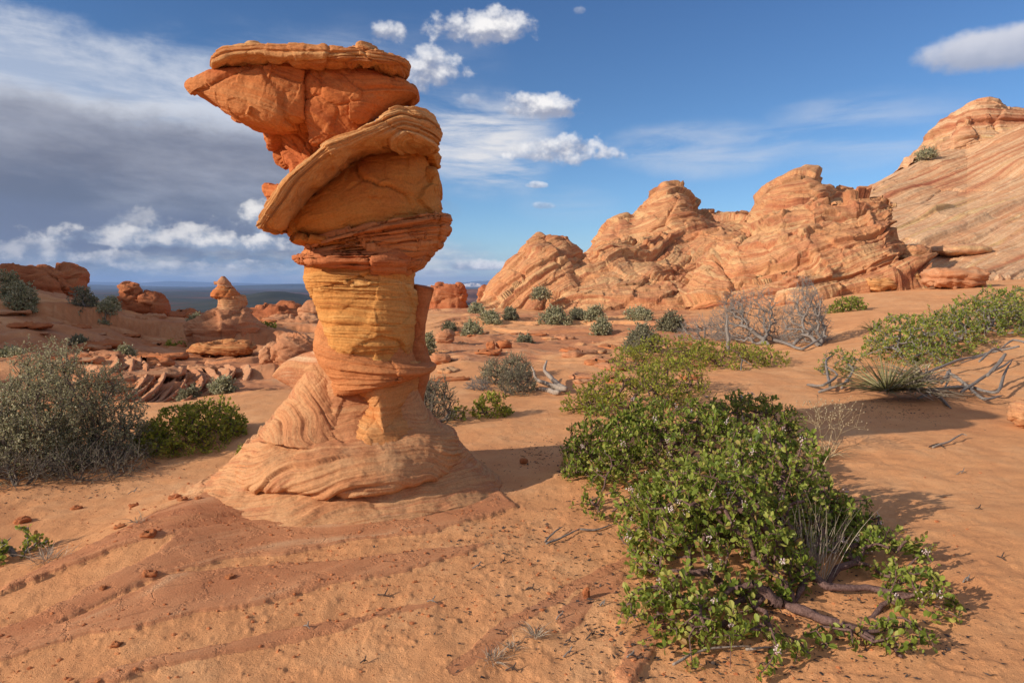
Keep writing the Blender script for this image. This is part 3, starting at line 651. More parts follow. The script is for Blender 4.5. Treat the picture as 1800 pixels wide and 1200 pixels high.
    part('cap_slab', [(378,121,384,126,.08,.2),(392,108,394,124,.16,.3),(420,98,424,117,.20,.34),(457,93,462,116,.22,.36),(500,96,502,117,.22,.36),(540,99,540,120,.22,.36),(585,99,585,123,.22,.36),(620,98,620,126,.22,.36),(644,90,642,129,.20,.36),(664,96,664,130,.20,.34),(685,99,685,129,.17,.3),(704,103,702,124,.13,.24),(720,109,716,117,.04,.08)],
         M['slab'], 300, 320, 3.6, D=4.80, lo=0.018, f=2.6, st=0.032, bf=(17, 46), bd=(0.06, 0.0, 1), warp=0.04, seed=24, rg=0.015, rf=4.5, fine=0.005, fa=0.03, fc=3.0, cr=0.035, crf=22, along=True, even=0.7)
build_hoodoo()

# ------------------------------------------------------------------ sandstone buttes and slopes behind
def cliff(name, label, ridge, base, Db, Dr, a=1.6, b=1.6, back=10.0, cols=None, rows=260, mat=None, disp=0.5, f=0.16, beds=((0.9, 0.20), (2.6, 0.09)), bd=(-0.42, 0.0, 0.9), warp=1.3, wf=0.09, seed=1, cat='rock butte', group=None, ridgeamp=0.0, fa=0.0, fc=0.3, cr=0.3, crf=0.6, soft=3.0, fit=0.0, setk=1.0):
    x0, x1 = ridge[0][0], ridge[-1][0]; n = cols or int((x1 - x0)/1.3) + 2
    px = np.linspace(x0, x1, n)
    py = np.interp(px, [q[0] for q in ridge], [q[1] for q in ridge]); k = np.ones(5)/5
    py = np.convolve(np.pad(py, 2, 'edge'), k, 'valid')
    pb = np.interp(px, [q[0] for q in base], [q[1] for q in base])
    Dbv = np.interp(px, [q[0] for q in Db], [q[1] for q in Db]) if hasattr(Db, '__len__') else np.full(n, float(Db))
    Drv = np.interp(px, [q[0] for q in Dr], [q[1] for q in Dr]) if hasattr(Dr, '__len__') else np.full(n, float(Dr))
    V = []; kk = max(3, n//7) | 1; pad = np.pad(py, kk//2, 'edge'); pys = np.convolve(pad, np.hanning(kk + 2)[1:-1]/np.hanning(kk + 2).sum(), 'valid')
    for t in np.linspace(0, 1, rows):
        fr = 1 - (1 - t)**a; g = t**b; pe = pys + (py - pys)*t**soft
        V.append(P(px, pb + (pe - pb)*fr, Dbv + (Drv - Dbv)*g))
    T = V[-1]; zb = V[0][:, 2].min() - 1.0
    V[0] = V[0] - np.array([0, 0, 0.6])
    for t in np.linspace(0, 1, 40)[1:]:
        q = T.copy(); q[:, 1] += back*t; q[:, 2] = T[:, 2] + (zb - T[:, 2])*t**1.8; V.append(q)
    V = np.array(V)
    nrm = grid_normals(V, False)
    if nrm[rows//2, :, 1].mean() > 0: nrm = -nrm
    bd = np.asarray(bd, float); bd /= np.linalg.norm(bd)
    if fit:
        Fm = -(pb[None] + (pys - pb)[None]*(1 - (1 - np.linspace(0, 1, rows)[:, None])**a)) - fit*px[None]
        Q = V[:rows].reshape(-1, 3); Q = np.column_stack([Q, np.ones(len(Q))]); co = np.linalg.lstsq(Q[::37], Fm.reshape(-1)[::37], rcond=None)[0]; bd = co[:3]/np.linalg.norm(co[:3])
    sets = fbm(V*0.055, 2, seed + 30)
    bed = V @ bd + warp*fbm(V*wf, 4, seed + 9) + setk*np.where(sets > 0.12, (V @ np.array([0.5, 0, 0.35]))*0.6 + 31.0, 0)
    big = fbm(V*0.14, 2, seed + 12); m = 0.35 + 0.9*sstep(-0.25, 0.35, big)
    d = disp*fbm(V*f, 4, seed) + fbm(V*1.7, 3, seed + 8)*0.05
    for i, (bf, am) in enumerate(beds): d = d + 1.25*m*am*ledge(bed, bf, seed + 20 + i, 0.11)
    q, c1 = facets(V + 0.5*fbm(V*0.5, 3, seed + 61)[..., None], fc, seed + 62); q2, c2 = facets(V, fc*3.1, seed + 63)
    d = d + fa*(q + 0.3*q2) - fa*0.5*c1*sstep(-0.1, 0.3, fbm(V*0.3, 2, seed + 64))
    bw = bed + 0.12*fbm(V*0.8, 3, seed + 65)
    d = d - cr*m*crevice(bw, crf, seed + 66, 0.10) - cr*0.4*m*crevice(bw, crf*3.3, seed + 67, 0.14)
    if ridgeamp: d = d + ridgeamp*(ridged(V*f*2.2, 4, seed + 15) - 0.62)
    V = V + nrm*d[..., None]
    me = mesh(name, V.reshape(-1, 3), [gridfaces(V.shape[0], V.shape[1])], mat or M['butte'], {'bed': bed.ravel()})
    o = link(name, me); tag(o, label, cat, group); return o
cliff('sandstone_hill', 'huge smooth banded sandstone hill filling the far right, sloping up to the pale capped peak',
      [(1440,505),(1470,400),(1500,348),(1540,325),(1560,313),(1582,302),(1610,288),(1637,275),(1655,262),(1680,250),(1720,236),(1770,216),(1800,205),(1860,190),(1960,200),(2100,260),(2300,400)],
      [(1440,525),(1600,508),(1700,494),(1800,488),(2300,470)], 33, [(1440,52),(1700,68),(2300,66)], a=1.08, b=1.05, back=30, rows=360, mat=M['butte_pale'], disp=0.40, f=0.08,
      beds=((0.30, 0.40), (0.9, 0.24), (3.0, 0.08)), fit=0.40, setk=0.0, warp=0.7, wf=0.05, seed=101, cat='rock hill', fa=0.10, fc=0.13, cr=0.28, crf=0.30, soft=3)
cliff('pale_peak', 'cream banded knob with an orange tip crowning the big hill at far right',
      [(1652,262),(1668,246),(1682,218),(1688,200),(1700,184),(1716,172),(1738,167),(1762,168),(1771,181),(1800,187),(1850,192),(1920,215),(1990,262)],
      [(1652,278),(1720,268),(1800,258),(1990,285)], 65.5, 69, a=1.5, b=1.6, back=14, rows=200, mat=M['butte_pale'], disp=0.35, f=0.2,
      beds=((0.6, 0.34), (2.0, 0.16), (5.0, 0.05)), bd=(-0.30, 0.0, 0.95), warp=0.6, seed=108, cat='rock peak', fa=0.28, fc=0.25, cr=0.3, crf=0.7)
cliff('sandstone_dome', 'rounded orange sandstone dome, tallest of the middle skyline, with a smooth notched crown',
      [(1000,470),(1035,440),(1050,420),(1058,400),(1072,385),(1088,374),(1104,369),(1110,378),(1122,366),(1132,352),(1150,336),(1168,325),(1190,321),(1212,330),(1228,344),(1240,362),(1258,376),(1290,374),(1300,372),(1322,378),(1345,392),(1380,440)],
      [(1000,520),(1200,500),(1380,500)], 47, 58, a=2.2, b=1.7, back=16, rows=260, disp=0.5, f=0.17, beds=((0.4, 0.28), (1.6, 0.12)), bd=(-0.6, 0, 0.8), seed=102, mat=M['butte'], ridgeamp=0.25, fa=0.45, fc=0.22, cr=0.4, crf=0.35)
cliff('sandstone_dome', 'orange layered sandstone dome right of the tallest dome, just left of the big hill',
      [(1270,440),(1300,400),(1322,380),(1334,366),(1345,350),(1362,328),(1380,313),(1398,305),(1416,303),(1438,308),(1452,320),(1464,333),(1500,340),(1560,345),(1600,420)],
      [(1270,500),(1600,490)], 45, 58, a=2.0, b=1.7, back=16, rows=240, disp=0.4, f=0.16, beds=((0.5, 0.36), (1.6, 0.18)), bd=(-0.45, 0, 0.9), seed=103, mat=M['butte'], ridgeamp=0.2, fa=0.3, fc=0.25, cr=0.45, crf=0.5)
cliff('sandstone_mound', 'low pale rock mound with a crumbling red crest at the left end of the cliff',
      [(832,552),(848,538),(862,520),(868,505),(880,486),(893,470),(905,455),(920,441),(935,431),(946,420),(960,422),(972,418),(986,421),(998,424),(1004,432),(1012,437),(1018,446),(1030,452),(1070,470),(1110,520)],
      [(832,556),(900,552),(1000,548),(1110,545)], [(832,37),(1110,36)], 44, a=1.35, b=1.2, back=12, rows=260, disp=0.35, f=0.22, beds=((0.7, 0.32), (2.4, 0.14)), bd=(-0.55, 0.1, 0.85), seed=104, ridgeamp=0.3, fa=0.35, fc=0.4, cr=0.4, crf=0.7)
cliff('sandstone_slope', 'long slickrock slope of swirling yellow and pink beds under the tallest dome',
      [(965,548),(1000,480),(1030,452),(1052,434),(1080,420),(1120,414),(1160,410),(1200,412),(1245,405),(1270,398),(1292,404),(1330,415),(1380,420),(1440,440),(1500,480),(1530,520)],
      [(965,552),(1100,548),(1250,548),(1400,540),(1530,530)], [(965,36),(1250,34),(1530,31)], [(965,40),(1200,47),(1530,42)], a=1.15, b=1.1, back=12, rows=320, disp=0.35, f=0.2, beds=((0.6, 0.32), (2.0, 0.16), (6.0, 0.05)), bd=(-0.5, 0.15, 0.85), seed=105, ridgeamp=0.3, warp=2.2, fa=0.28, fc=0.35, cr=0.42, crf=0.6)
cliff('overhanging_butte', 'blocky tilted sandstone butte with an overhanging right end casting shadow on the big hill',
      [(1200,520),(1225,478),(1250,452),(1275,425),(1292,408),(1330,392),(1355,378),(1380,366),(1404,360),(1430,346),(1462,341),(1490,333),(1512,328),(1535,331),(1556,333),(1572,340),(1586,342),(1592,352),(1589,372),(1580,382),(1589,396),(1588,440),(1594,500)],
      [(1200,540),(1300,536),(1400,528),(1480,512),(1560,490),(1580,484),(1594,490)], [(1200,34),(1400,31),(1594,32)], [(1200,37),(1400,39),(1594,38)], a=1.35, b=1.5, back=7, rows=380, disp=0.4, f=0.26, beds=((0.5, 0.55), (1.6, 0.28), (5.0, 0.08)), bd=(-0.5, 0.12, 0.86), seed=106, ridgeamp=0.4, mat=M['butte'], warp=0.9, fa=0.45, fc=0.35, cr=0.6, crf=0.5)
def add_shade_blocker():
    """added unseen rock mass left of frame, blocks sun from the far left slope"""
    W, bed = blob(7, 10.0, 8.8, 77, nu=60, nv=90, ex=2.6, rg=0.12)
    a = math.atan2(0.44, 0.9); c, s = math.cos(a), math.sin(a); X = W[..., 0]*c - W[..., 1]*s; Y = W[..., 0]*s + W[..., 1]*c
    o = rock_obj('shade_blocker', np.stack([X, Y, W[..., 2]], -1), bed*2, M['butte_red']); o.location = (-46.5, 10.0, -0.5); tag(o, kind='structure')
# ------------------------------------------------------------------ loose rock: boulders, slabs, fins
def blob(rx, ry, rz, seed, nu=30, nv=44, ex=2.6, lo=0.10, st=0.05, bf=(6, 17), f=1.6, bd=(0.1, 0, 1), rg=0.05, fa=0.22, fc=0.95, sinkp=14):
    """an angular bedded boulder resting on z=0"""
    ph = np.linspace(-PI/2 + 0.03, PI/2 - 0.03, nu)[:, None]; th = np.linspace(0, 2*PI, nv, endpoint=False)[None]
    pw = lambda v: np.sign(v)*np.abs(v)**(2/ex)
    V = np.stack([pw(np.cos(ph))*pw(np.cos(th)), pw(np.cos(ph))*pw(np.sin(th)), pw(np.sin(ph))*np.ones_like(th)], -1)
    sc_ = np.array([rx, ry, rz]); W = V*sc_
    s = (rx*ry*rz)**(1/3); Q = W/s + seed*3.17
    n = grid_normals(W, True)
    if (n*W).sum() < 0: n = -n
    b = np.asarray(bd, float); b /= np.linalg.norm(b); bed = Q @ b + 0.15*fbm(Q*1.2, 3, seed)
    d = lo*fbm(Q*f*0.6, 4, seed) + st*(ledge(bed, bf[0], seed, 0.2) + 0.5*ledge(bed, bf[1], seed+1, 0.25)) + rg*(ridged(Q*1.3, 4, seed+2) - 0.62) + 0.03*fbm(Q*7, 3, seed+3)
    q, c1 = facets(Q*np.array([1, 1, 1.3]), fc, seed + 5); q2, c2 = facets(Q, fc*2.6, seed + 6)
    d = d + fa*(q + 0.3*q2) - 0.04*c1 - 0.05*crevice(bed, bf[0]*0.7, seed + 9, 0.12)
    W = W + n*(d*s)[..., None]
    W[..., 2] -= np.percentile(W[..., 2], sinkp)
    return W, bed
def boulder(name, label, px, py, w, h, d=None, seed=1, mat='boulder', cat='rock', group=None, rz=0.0, parent=None, sink=0.0, D=None, **kw):
    """px,py: middle of its foot in the photo; w,h: width and height in photo pixels"""
    g = GP(px, py) if D is None else Vector(P(px, py, D))
    k = g.y/FPX; W, bed = blob(w*k/2, (d or w*0.8)*k/2, h*k*0.62, seed, **kw)
    c, s = math.cos(rz), math.sin(rz); x = W[..., 0]*c - W[..., 1]*s; y = W[..., 0]*s + W[..., 1]*c
    W = np.stack([x, y, W[..., 2]], -1)
    o = rock_obj(name, W, bed*0.5, M[mat], parent); o.location = g - Vector((0, 0, sink))
    if parent is None: tag(o, label, cat, group)
    return o
boulder('red_butte', 'broad dark red sandstone block on the left skyline behind a grey shrub', 82, 532, 130, 58, seed=3, mat='butte_red', cat='rock butte', D=30, ex=3.2, nu=70, nv=110, rg=0.14)
boulder('layered_rock', 'small brown sandstone block with a pointed left top beyond the left rise', 246, 560, 92, 38, seed=5, mat='butte_red', cat='rock', D=27, nu=60, nv=90, ex=3, st=0.08)
boulder('pointed_rock', 'peaked top standing on the left end of the small brown sandstone block', 231, 545, 40, 42, seed=6, mat='butte_red', cat='rock', D=26.6, nu=50, nv=70, ex=2.1)
boulder('pale_rock', 'pale crumbled rock patch in front of the small brown sandstone block', 268, 578, 46, 22, seed=7, D=25, nu=40, nv=60)
boulder('tumbled_rock', 'large pale tumbled boulder beside the left edge of the balanced pillar', 523, 622, 82, 46, seed=9, nu=60, nv=90, ex=2.5, rz=0.3, bd=(0.5, 0, 0.8))
boulder('tumbled_rock', 'smaller pale boulder leaning on the left side of the large tumbled boulder', 483, 615, 48, 34, seed=10, nu=50, nv=70, bd=(-0.5, 0, 0.8))
boulder('flat_ledge_rock', 'long low flat sandstone shelf in front of the small pillar', 392, 603, 118, 20, d=60, seed=12, nu=40, nv=90, st=0.10, mat='slab')
boulder('flat_ledge_rock', 'flat pale shelf at the foot of the valley right of the small pillar', 510, 585, 130, 24, d=90, seed=13, D=30, nu=40, nv=90, st=0.1)
boulder('flat_ledge_rock', 'dark red shelf behind the small pillar at the valley rim', 470, 575, 150, 30, d=120, seed=14, mat='butte_red', D=36, nu=40, nv=90, st=0.1)
boulder('pointed_rock', 'pink peaked rock at the valley rim touching the left edge of the pillar column', 553, 566, 52, 32, seed=15, D=33, nu=50, nv=60, ex=2.0)
boulder('flat_ledge_rock', 'dark layered shelf at the valley rim left of the small pillar', 318, 578, 80, 28, d=80, seed=16, mat='butte_red', D=31, nu=40, nv=80, st=0.1)
boulder('red_butte', 'dark red block in the gap between the pillar and the right cliff', 786, 570, 74, 60, seed=18, mat='butte_red', cat='rock butte', D=46, nu=70, nv=90, ex=3.0, rg=0.12)
boulder('small_butte', 'tiny orange block high on the valley rim beside the left foot of the cliff', 851, 535, 24, 28, seed=19, mat='butte_red', cat='rock butte', D=60, nu=40, nv=50)
boulder('pale_rock', 'pale yellow rock ramp below the dark red block in the gap', 765, 583, 44, 34, seed=20, D=38, nu=50, nv=60, ex=2.0, mat='butte_pale')
boulder('layered_rock', 'cream layered boulder at the foot of the overhanging butte', 1590, 507, 62, 34, seed=21, mat='ledge', nu=60, nv=90, st=0.10, ex=2.4)
boulder('layered_rock', 'smaller cream layered slab left of the cream layered boulder', 1545, 512, 52, 22, seed=22, mat='ledge', nu=40, nv=60, st=0.1)
boulder('flat_ledge_rock', 'flat pale ledge right of the cream layered boulder', 1680, 506, 105, 26, d=60, seed=23, mat='boulder', nu=40, nv=90, st=0.1)
boulder('arched_rock', 'small curved orange rock hood at the foot of the big hill', 1607, 463, 56, 28, seed=24, mat='butte', D=35, nu=40, nv=60, ex=2.0)
boulder('flat_plate', 'thin tilted orange plate lying on the lower big hill', 1690, 449, 96, 15, d=60, seed=25, mat='butte_pale', D=40, nu=40, nv=70, st=0.03, ex=2.2, fa=0.1)
boulder('half_buried_rock', 'pink half buried rock cut by the right edge of the frame', 1806, 752, 70, 40, d=50, seed=26, nu=40, nv=60, ex=2.2, mat='base')
boulder('round_stone', 'round orange stone on the flat behind the pillar, left of its flat neighbour', 863, 617, 16, 12, seed=27, mat='plate', nu=24, nv=30)
boulder('flat_stone', 'flat orange stone right of the round orange stone', 886, 616, 28, 11, seed=28, mat='plate', nu=24, nv=30)
boulder('stone_heap', 'pale broken slab heap near the right side of the pillar column', 782, 602, 34, 18, seed=29, nu=40, nv=50)
boulder('flat_stone', 'tan slab near the right side of the shelf of the pillar', 776, 642, 36, 16, seed=30, nu=30, nv=40)
boulder('dark_stone', 'small dark stone in the shade between pillar and green bush', 921, 813, 15, 7, seed=31, mat='plate', nu=16, nv=22)
boulder('upright_stone', 'little upright brown stone in the bare rock streak left of the front bush', 1031, 1053, 13, 19, d=10, seed=32, mat='plate', nu=20, nv=24, ex=2.0)
add_shade_blocker()
# shelves of broken slab on the flat behind
rs = np.random.RandomState(5)
for i in range(60):
    px, py = rs.uniform(765, 1250), 572 + 100*rs.rand()**1.3
    if 840 < px < 1010 and py > 630: continue
    w = rs.uniform(10, 40)*(0.4 + (py - 560)/130)
    boulder('broken_slab', 'thin broken sandstone slab lying on the flat between pillar and cliff', px, py, w, w*rs.uniform(0.10, 0.20), d=w*rs.uniform(0.8, 2.4), seed=200+i, nu=14, nv=30, st=0.05, lo=0.08, fa=0.34, ex=3.6, sinkp=34,
            mat=['boulder', 'base', 'plate'][i % 3], group='broken slabs on the flat', rz=rs.uniform(0, 3), cat='stone')
for i in range(70):
    px, py = rs.uniform(0, 470), 512 + 165*rs.rand()**1.2
    w = rs.uniform(16, 66)*(0.5 + (py - 510)/260)
    boulder('broken_slab', 'thin broken sandstone slab lying on the red rise at left', px, py, w, w*rs.uniform(0.10, 0.17), d=w*rs.uniform(1.2, 3), seed=300+i, nu=16, nv=36, st=0.08, lo=0.08, fa=0.30, ex=4.0, sinkp=46,
            mat=['boulder', 'plate', 'plate'][i % 3], group='broken slabs on the left rise', rz=rs.uniform(0, 3), cat='stone')
def litter():
    """dead leaves, bark chips and twig bits under and around the bushes"""
    r = np.random.RandomState(18); n = 4200
    c = np.array([GP(*q) for q in ((1250,1060),(1450,1090),(1150,1100),(1000,1110),(1560,1080),(1080,900),(900,960),(1300,1150),(150,850),(1560,720),(1700,690),(980,800))]); k = r.randint(0, len(c), n)
    X = c[k, 0] + r.normal(0, .34, n); Y = c[k, 1] + r.normal(0, .34, n); Z = gz_smooth(X, Y) + ground_detail(X, Y)[0]
    a = r.uniform(0, 6.3, n); L = 0.004 + 0.016*r.rand(n)**2.5; w = L*r.uniform(.15, .6, n)
    u = np.stack([np.cos(a), np.sin(a), r.normal(0, .25, n)], -1)*L[:, None]; v = np.stack([-np.sin(a), np.cos(a), r.normal(0, .25, n)], -1)*w[:, None]; p = np.stack([X, Y, Z + 0.003], -1)
    h = np.array([0, 0, 0.002])
    V = np.stack([p - u, p + v + h, p + u, p - v + h, p - h], 1).reshape(-1, 3); o = np.arange(n)[:, None]*5
    F = np.concatenate([o + np.array([[0, 3, 1]]), o + np.array([[1, 3, 2]]), o + np.array([[0, 4, 3]]), o + np.array([[3, 4, 2]])])
    tag(link('plant_litter', mesh('plant_litter', V, [F], M['darktwig'], smooth=False)), 'dark specks of dead leaf and bark litter on the sand', 'litter', kind='stuff')
def small_pillar():
    D = 21.0; t = empty('small_pillar', (0, 0, 0)); tag(t, 'small distant sandstone pillar with a beaked top, rising before the dark valley', 'rock pillar')
    def pt(name, secs, mat, **kw):
        V = capped(loft_px(secs, D, 60, 90, 2.3)); a = 0.3 if 'beak' in name else (1.0 if name == 'base' else 0.55); V, bed = rough(V, lo=0.10*a, f=1.1, st=0.045*a, bf=(4.5, 12), wf=0.5, warp=0.25, rg=0.10*a, rf=1.3, fine=0.02, ff=6, fa=0.14*a, fc=1.2, **kw)
        rock_obj(name, V, bed*0.6, mat, t)
    pt('base', [(378,546,432,546,.7,.7),(362,558,440,554,.9,.9),(346,568,448,564,1.2,1.1),(341,577,458,575,1.3,1.2),(346,588,458,590,1.3,1.2),(352,620,450,620,1.2,1.2)], M['boulder'], seed=41)
    pt('neck', [(378,520,428,520,.5,.5),(385,530,431,535,.5,.5),(380,545,433,550,.6,.6),(372,560,436,562,.7,.6)], M['base'], seed=42)
    pt('cap', [(384,496,402,496,.25,.25),(376,508,412,506,.4,.4),(373,521,424,522,.55,.5),(392,527,424,528,.4,.4)], M['cap'], seed=43)
    pt('beak', [(390,486,394,486,.06,.06),(387,491,398,491,.10,.10),(381,498,403,499,.18,.18),(388,506,408,505,.25,.25)], M['boulder'], seed=44)
    pt('beak_tip', [(376,494,377,501,.05,.05),(384,494,385,501,.1,.1),(390,494,390,501,.1,.1)], M['boulder'], seed=45)
small_pillar()
def fins():
    """curved slabs of cross-bedded rock standing out of the sand, left of the pillar"""
    rng = np.random.RandomState(12)
    for i in range(26):
        if i < 18:
            u = i/17.0; x0 = 188 + 205*u + rng.uniform(-6, 6); top = 606 + 10*rng.rand() + 8*u; bx = 26 + 30*rng.rand(); ln = 42 + 34*math.sin(PI*min(u*1.1, 1)) + rng.uniform(-8, 8)
            a, b, c = (x0, top), (x0 + bx, top + ln*0.45), (x0 - 6 - 44*rng.rand(), top + ln); hp = rng.uniform(8, 15)
        else:
            x0, top = rng.uniform(150, 500), rng.uniform(604, 660); w = rng.uniform(20, 46)
            a, b, c = (x0, top), (x0 + w*0.6, top + rng.uniform(4, 12)), (x0 + w*rng.uniform(.2, 1.0), top + rng.uniform(12, 26)); hp = rng.uniform(7, 14)
        A, B, Cc = [np.array(GP(*q)) for q in (a, b, c)]
        n, k = 90, 40; s = np.linspace(0, 1, n)[:, None]
        cen = A*(1-s)**2 + 2*B*s*(1-s) + Cc*s**2
        k0 = B[1]/FPX; prof = np.sin(PI*np.clip(s[:, 0], .03, .97))**0.5*(0.7 + 0.5*vnoise(np.stack([s[:, 0]*6, s[:, 0]*0, s[:, 0]*0 + i], -1), 5)); hh = hp*k0*prof
        tan = np.gradient(cen, axis=0); tan /= np.linalg.norm(tan, axis=1, keepdims=True)
        side = np.cross(tan, [0, 0, 1]); side /= np.linalg.norm(side, axis=1, keepdims=True)
        if side[:, 0].mean() < 0: side = -side
        up = np.array([0, 0, 0.95]) + side*0.75
        th = np.linspace(0, 2*PI, k, endpoint=False); c_, s_ = np.cos(th), np.sin(th)
        ce = np.sign(c_)*np.abs(c_)**0.6; se = np.sign(s_)*np.abs(s_)**0.6
        thk = (0.030 + 0.055*hh)[:, None, None]*(1.35 - 0.75*ce[None, :, None])
        V = cen[:, None] + up[:, None]*(hh*0.9)[:, None, None]*ce[None, :, None] + (side*0.6 - np.array([0, 0, 0.6]))[:, None]*thk*se[None, :, None]
        V = capped(V); V, bed = rough(V, lo=0.03, f=1.6, st=0.012, bf=(16, 40), seed=60+i, bd=(0.6, 0.3, -0.6), rg=0.02, rf=3, fine=0.008, ff=14, fa=0.05, fc=2.6)
        o = rock_obj('curved_rock_fin', V, bed*0.5, M['boulder'])
        tag(o, 'thin curved sandstone fin standing in the row of fins on the sandy left slope', 'rock fin', 'curved rock fins')
fins()
def crumbs():
    """the scatter of rock crumbs and grit that nobody could count"""
    r = np.random.RandomState(8); n = 9000
    az = r.uniform(-0.72, 0.62, n); rr = 2.4 + 5.5*r.rand(n)**1.5
    X, Y = rr*np.sin(az), rr*np.cos(az)
    den = fbm(np.stack([X*0.9, Y*1.4, X*0], -1), 3, 80); keep = (den + r.uniform(-0.35, 0.35, n) - 0.6*np.clip(az, 0, 1)) > -0.05
    X, Y = X[keep], Y[keep]; n = len(X)
    Z = gz_smooth(X, Y) + ground_detail(X, Y)[0]
    ico = np.array([(0,0,1),(.9,0,.45),(.28,.85,.45),(-.72,.53,.45),(-.72,-.53,.45),(.28,-.85,.45),(.72,.53,-.45),(-.28,.85,-.45),(-.9,0,-.45),(-.28,-.85,-.45),(.72,-.53,-.45),(0,0,-1)])
    fc = np.array([(0,1,2),(0,2,3),(0,3,4),(0,4,5),(0,5,1),(1,6,2),(2,7,3),(3,8,4),(4,9,5),(5,10,1),(6,7,2),(7,8,3),(8,9,4),(9,10,5),(10,6,1),(6,11,7),(7,11,8),(8,11,9),(9,11,10),(10,11,6)])
    sz = 0.0025 + 0.009*r.rand(n)**4
    V = ico[None]*(1 + r.uniform(-0.3, 0.3, (n, 12, 1)))*sz[:, None, None]*np.stack([r.uniform(.7, 1.6, n), r.uniform(.7, 1.4, n), r.uniform(.35, .8, n)], -1)[:, None]
    a = r.uniform(0, 6.3, n)[:, None]; x = V[..., 0]*np.cos(a) - V[..., 1]*np.sin(a); y = V[..., 0]*np.sin(a) + V[..., 1]*np.cos(a)
    V = np.stack([x + X[:, None], y + Y[:, None], V[..., 2] + Z[:, None] + sz[:, None]*0.2], -1)
    F = (fc[None] + np.arange(n)[:, None, None]*12).reshape(-1, 3)
    me = mesh('rock_crumbs', V.reshape(-1, 3), [F], M['plate'], {'bed': np.repeat(r.rand(n)*5, 12)}, smooth=False)
    tag(link('rock_crumbs', me), 'scatter of tiny red rock crumbs over the foreground sand', 'gravel', kind='stuff')
crumbs()
for i, (px, py, w, h) in enumerate([(262,966,30,9),(212,948,20,6),(308,888,22,7),(235,892,16,7),(322,908,18,6),(264,1018,26,9),(404,1018,18,5),(135,892,20,7),(40,915,28,9),(205,1132,20,8),(350,905,12,5),(182,1044,12,6)]):
    boulder('flat_stone', 'small flat red stone on the bare foreground at left', px, py, w*0.85, h*0.7, d=w*0.9, seed=400+i, nu=14, nv=26, mat='plate', fa=0.4, ex=3.4, sinkp=30, group='small flat stones at lower left', rz=i*0.7, cat='stone')

# ------------------------------------------------------------------ plants
def leafmat(name, stops, trans=0.35, rough_=0.5, spec=0.3):
    m, nt, b = newmat(name); t = nattr(nt, 'tint')
    col = nramp(nt, t, stops); plug(nt, b.inputs['Base Color'], col)
    b.inputs['Roughness'].default_value = rough_; b.inputs['Specular IOR Level'].default_value = spec
    tr = nt.nodes.new('ShaderNodeBsdfTranslucent'); plug(nt, tr.inputs['Color'], col)
    mx = nt.nodes.new('ShaderNodeMixShader'); mx.inputs[0].default_value = trans
    nt.links.new(b.outputs[0], mx.inputs[1]); nt.links.new(tr.outputs[0], mx.inputs[2])
    nt.links.new(mx.outputs[0], nt.nodes['Material Output'].inputs['Surface']); return m
def barkmat(name, a, c, scale=30.0):
    m, nt, b = newmat(name); p = npos(nt); x, y, z = nsep(nt, p)
    n = nnoise(nt, p, scale, 5.0, 0.7); n2 = nnoise(nt, nxyz(nt, x, y, z*0.4), scale*3, 3.0, 0.6)
    plug(nt, b.inputs['Base Color'], nramp(nt, n*0.6 + n2*0.4, [(0.35, a), (0.65, c)]))
    plug(nt, b.inputs['Normal'], nbump(nt, n2 + n, 0.9, 0.008)); return m
M['leaf'] = leafmat('manzanita_leaf', [(0.0, (0.09, 0.14, 0.022)), (0.35, (0.21, 0.28, 0.044)), (0.68, (0.34, 0.40, 0.070)), (0.88, (0.52, 0.50, 0.13)), (1.0, (0.44, 0.26, 0.10))], 0.45)
M['leaf_yellow'] = leafmat('yellowish_manzanita_leaf', [(0.0, (0.14, 0.175, 0.024)), (0.4, (0.28, 0.32, 0.040)), (0.8, (0.40, 0.41, 0.058)), (1.0, (0.50, 0.42, 0.10))], 0.42)
M['sage'] = leafmat('grey_shrub_leaf', [(0.0, (0.16, 0.15, 0.09)), (0.5, (0.27, 0.26, 0.155)), (1.0, (0.40, 0.375, 0.25))], 0.3, 0.8, 0.1)
M['sage_dark'] = leafmat('dull_shrub_leaf', [(0.0, (0.24, 0.24, 0.12)), (0.5, (0.44, 0.43, 0.25)), (1.0, (0.62, 0.58, 0.40))], 0.3, 0.8, 0.1)
M['yucca'] = leafmat('yucca_blade', [(0.0, (0.11, 0.115, 0.045)), (0.5, (0.20, 0.195, 0.08)), (1.0, (0.38, 0.33, 0.17))], 0.15)
M['straw'] = leafmat('dry_straw', [(0.0, (0.30, 0.22, 0.12)), (0.5, (0.50, 0.38, 0.22)), (1.0, (0.66, 0.55, 0.36))], 0.25, 0.7)
M['greystraw'] = leafmat('dead_grey_leaf', [(0.0, (0.26, 0.21, 0.16)), (0.5, (0.42, 0.35, 0.27)), (1.0, (0.58, 0.49, 0.39))], 0.15, 0.8)
M['flower'] = leafmat('pinkish_bell_flower', [(0.0, (0.72, 0.48, 0.46)), (0.5, (0.80, 0.66, 0.63)), (1.0, (0.86, 0.78, 0.74))], 0.3)
M['redbark'] = barkmat('peeling_purple_bark', (0.075, 0.038, 0.032), (0.27, 0.165, 0.145), 45.0)
M['greybark'] = barkmat('weathered_grey_wood', (0.11, 0.09, 0.08), (0.42, 0.375, 0.34), 55.0)
M['palewood'] = barkmat('bleached_wood', (0.24, 0.19, 0.155), (0.46, 0.38, 0.32))
M['greytwig'] = barkmat('grey_brown_twig', (0.10, 0.08, 0.065), (0.22, 0.185, 0.155))
M['darktwig'] = barkmat('dark_twig', (0.05, 0.035, 0.03), (0.13, 0.095, 0.08))

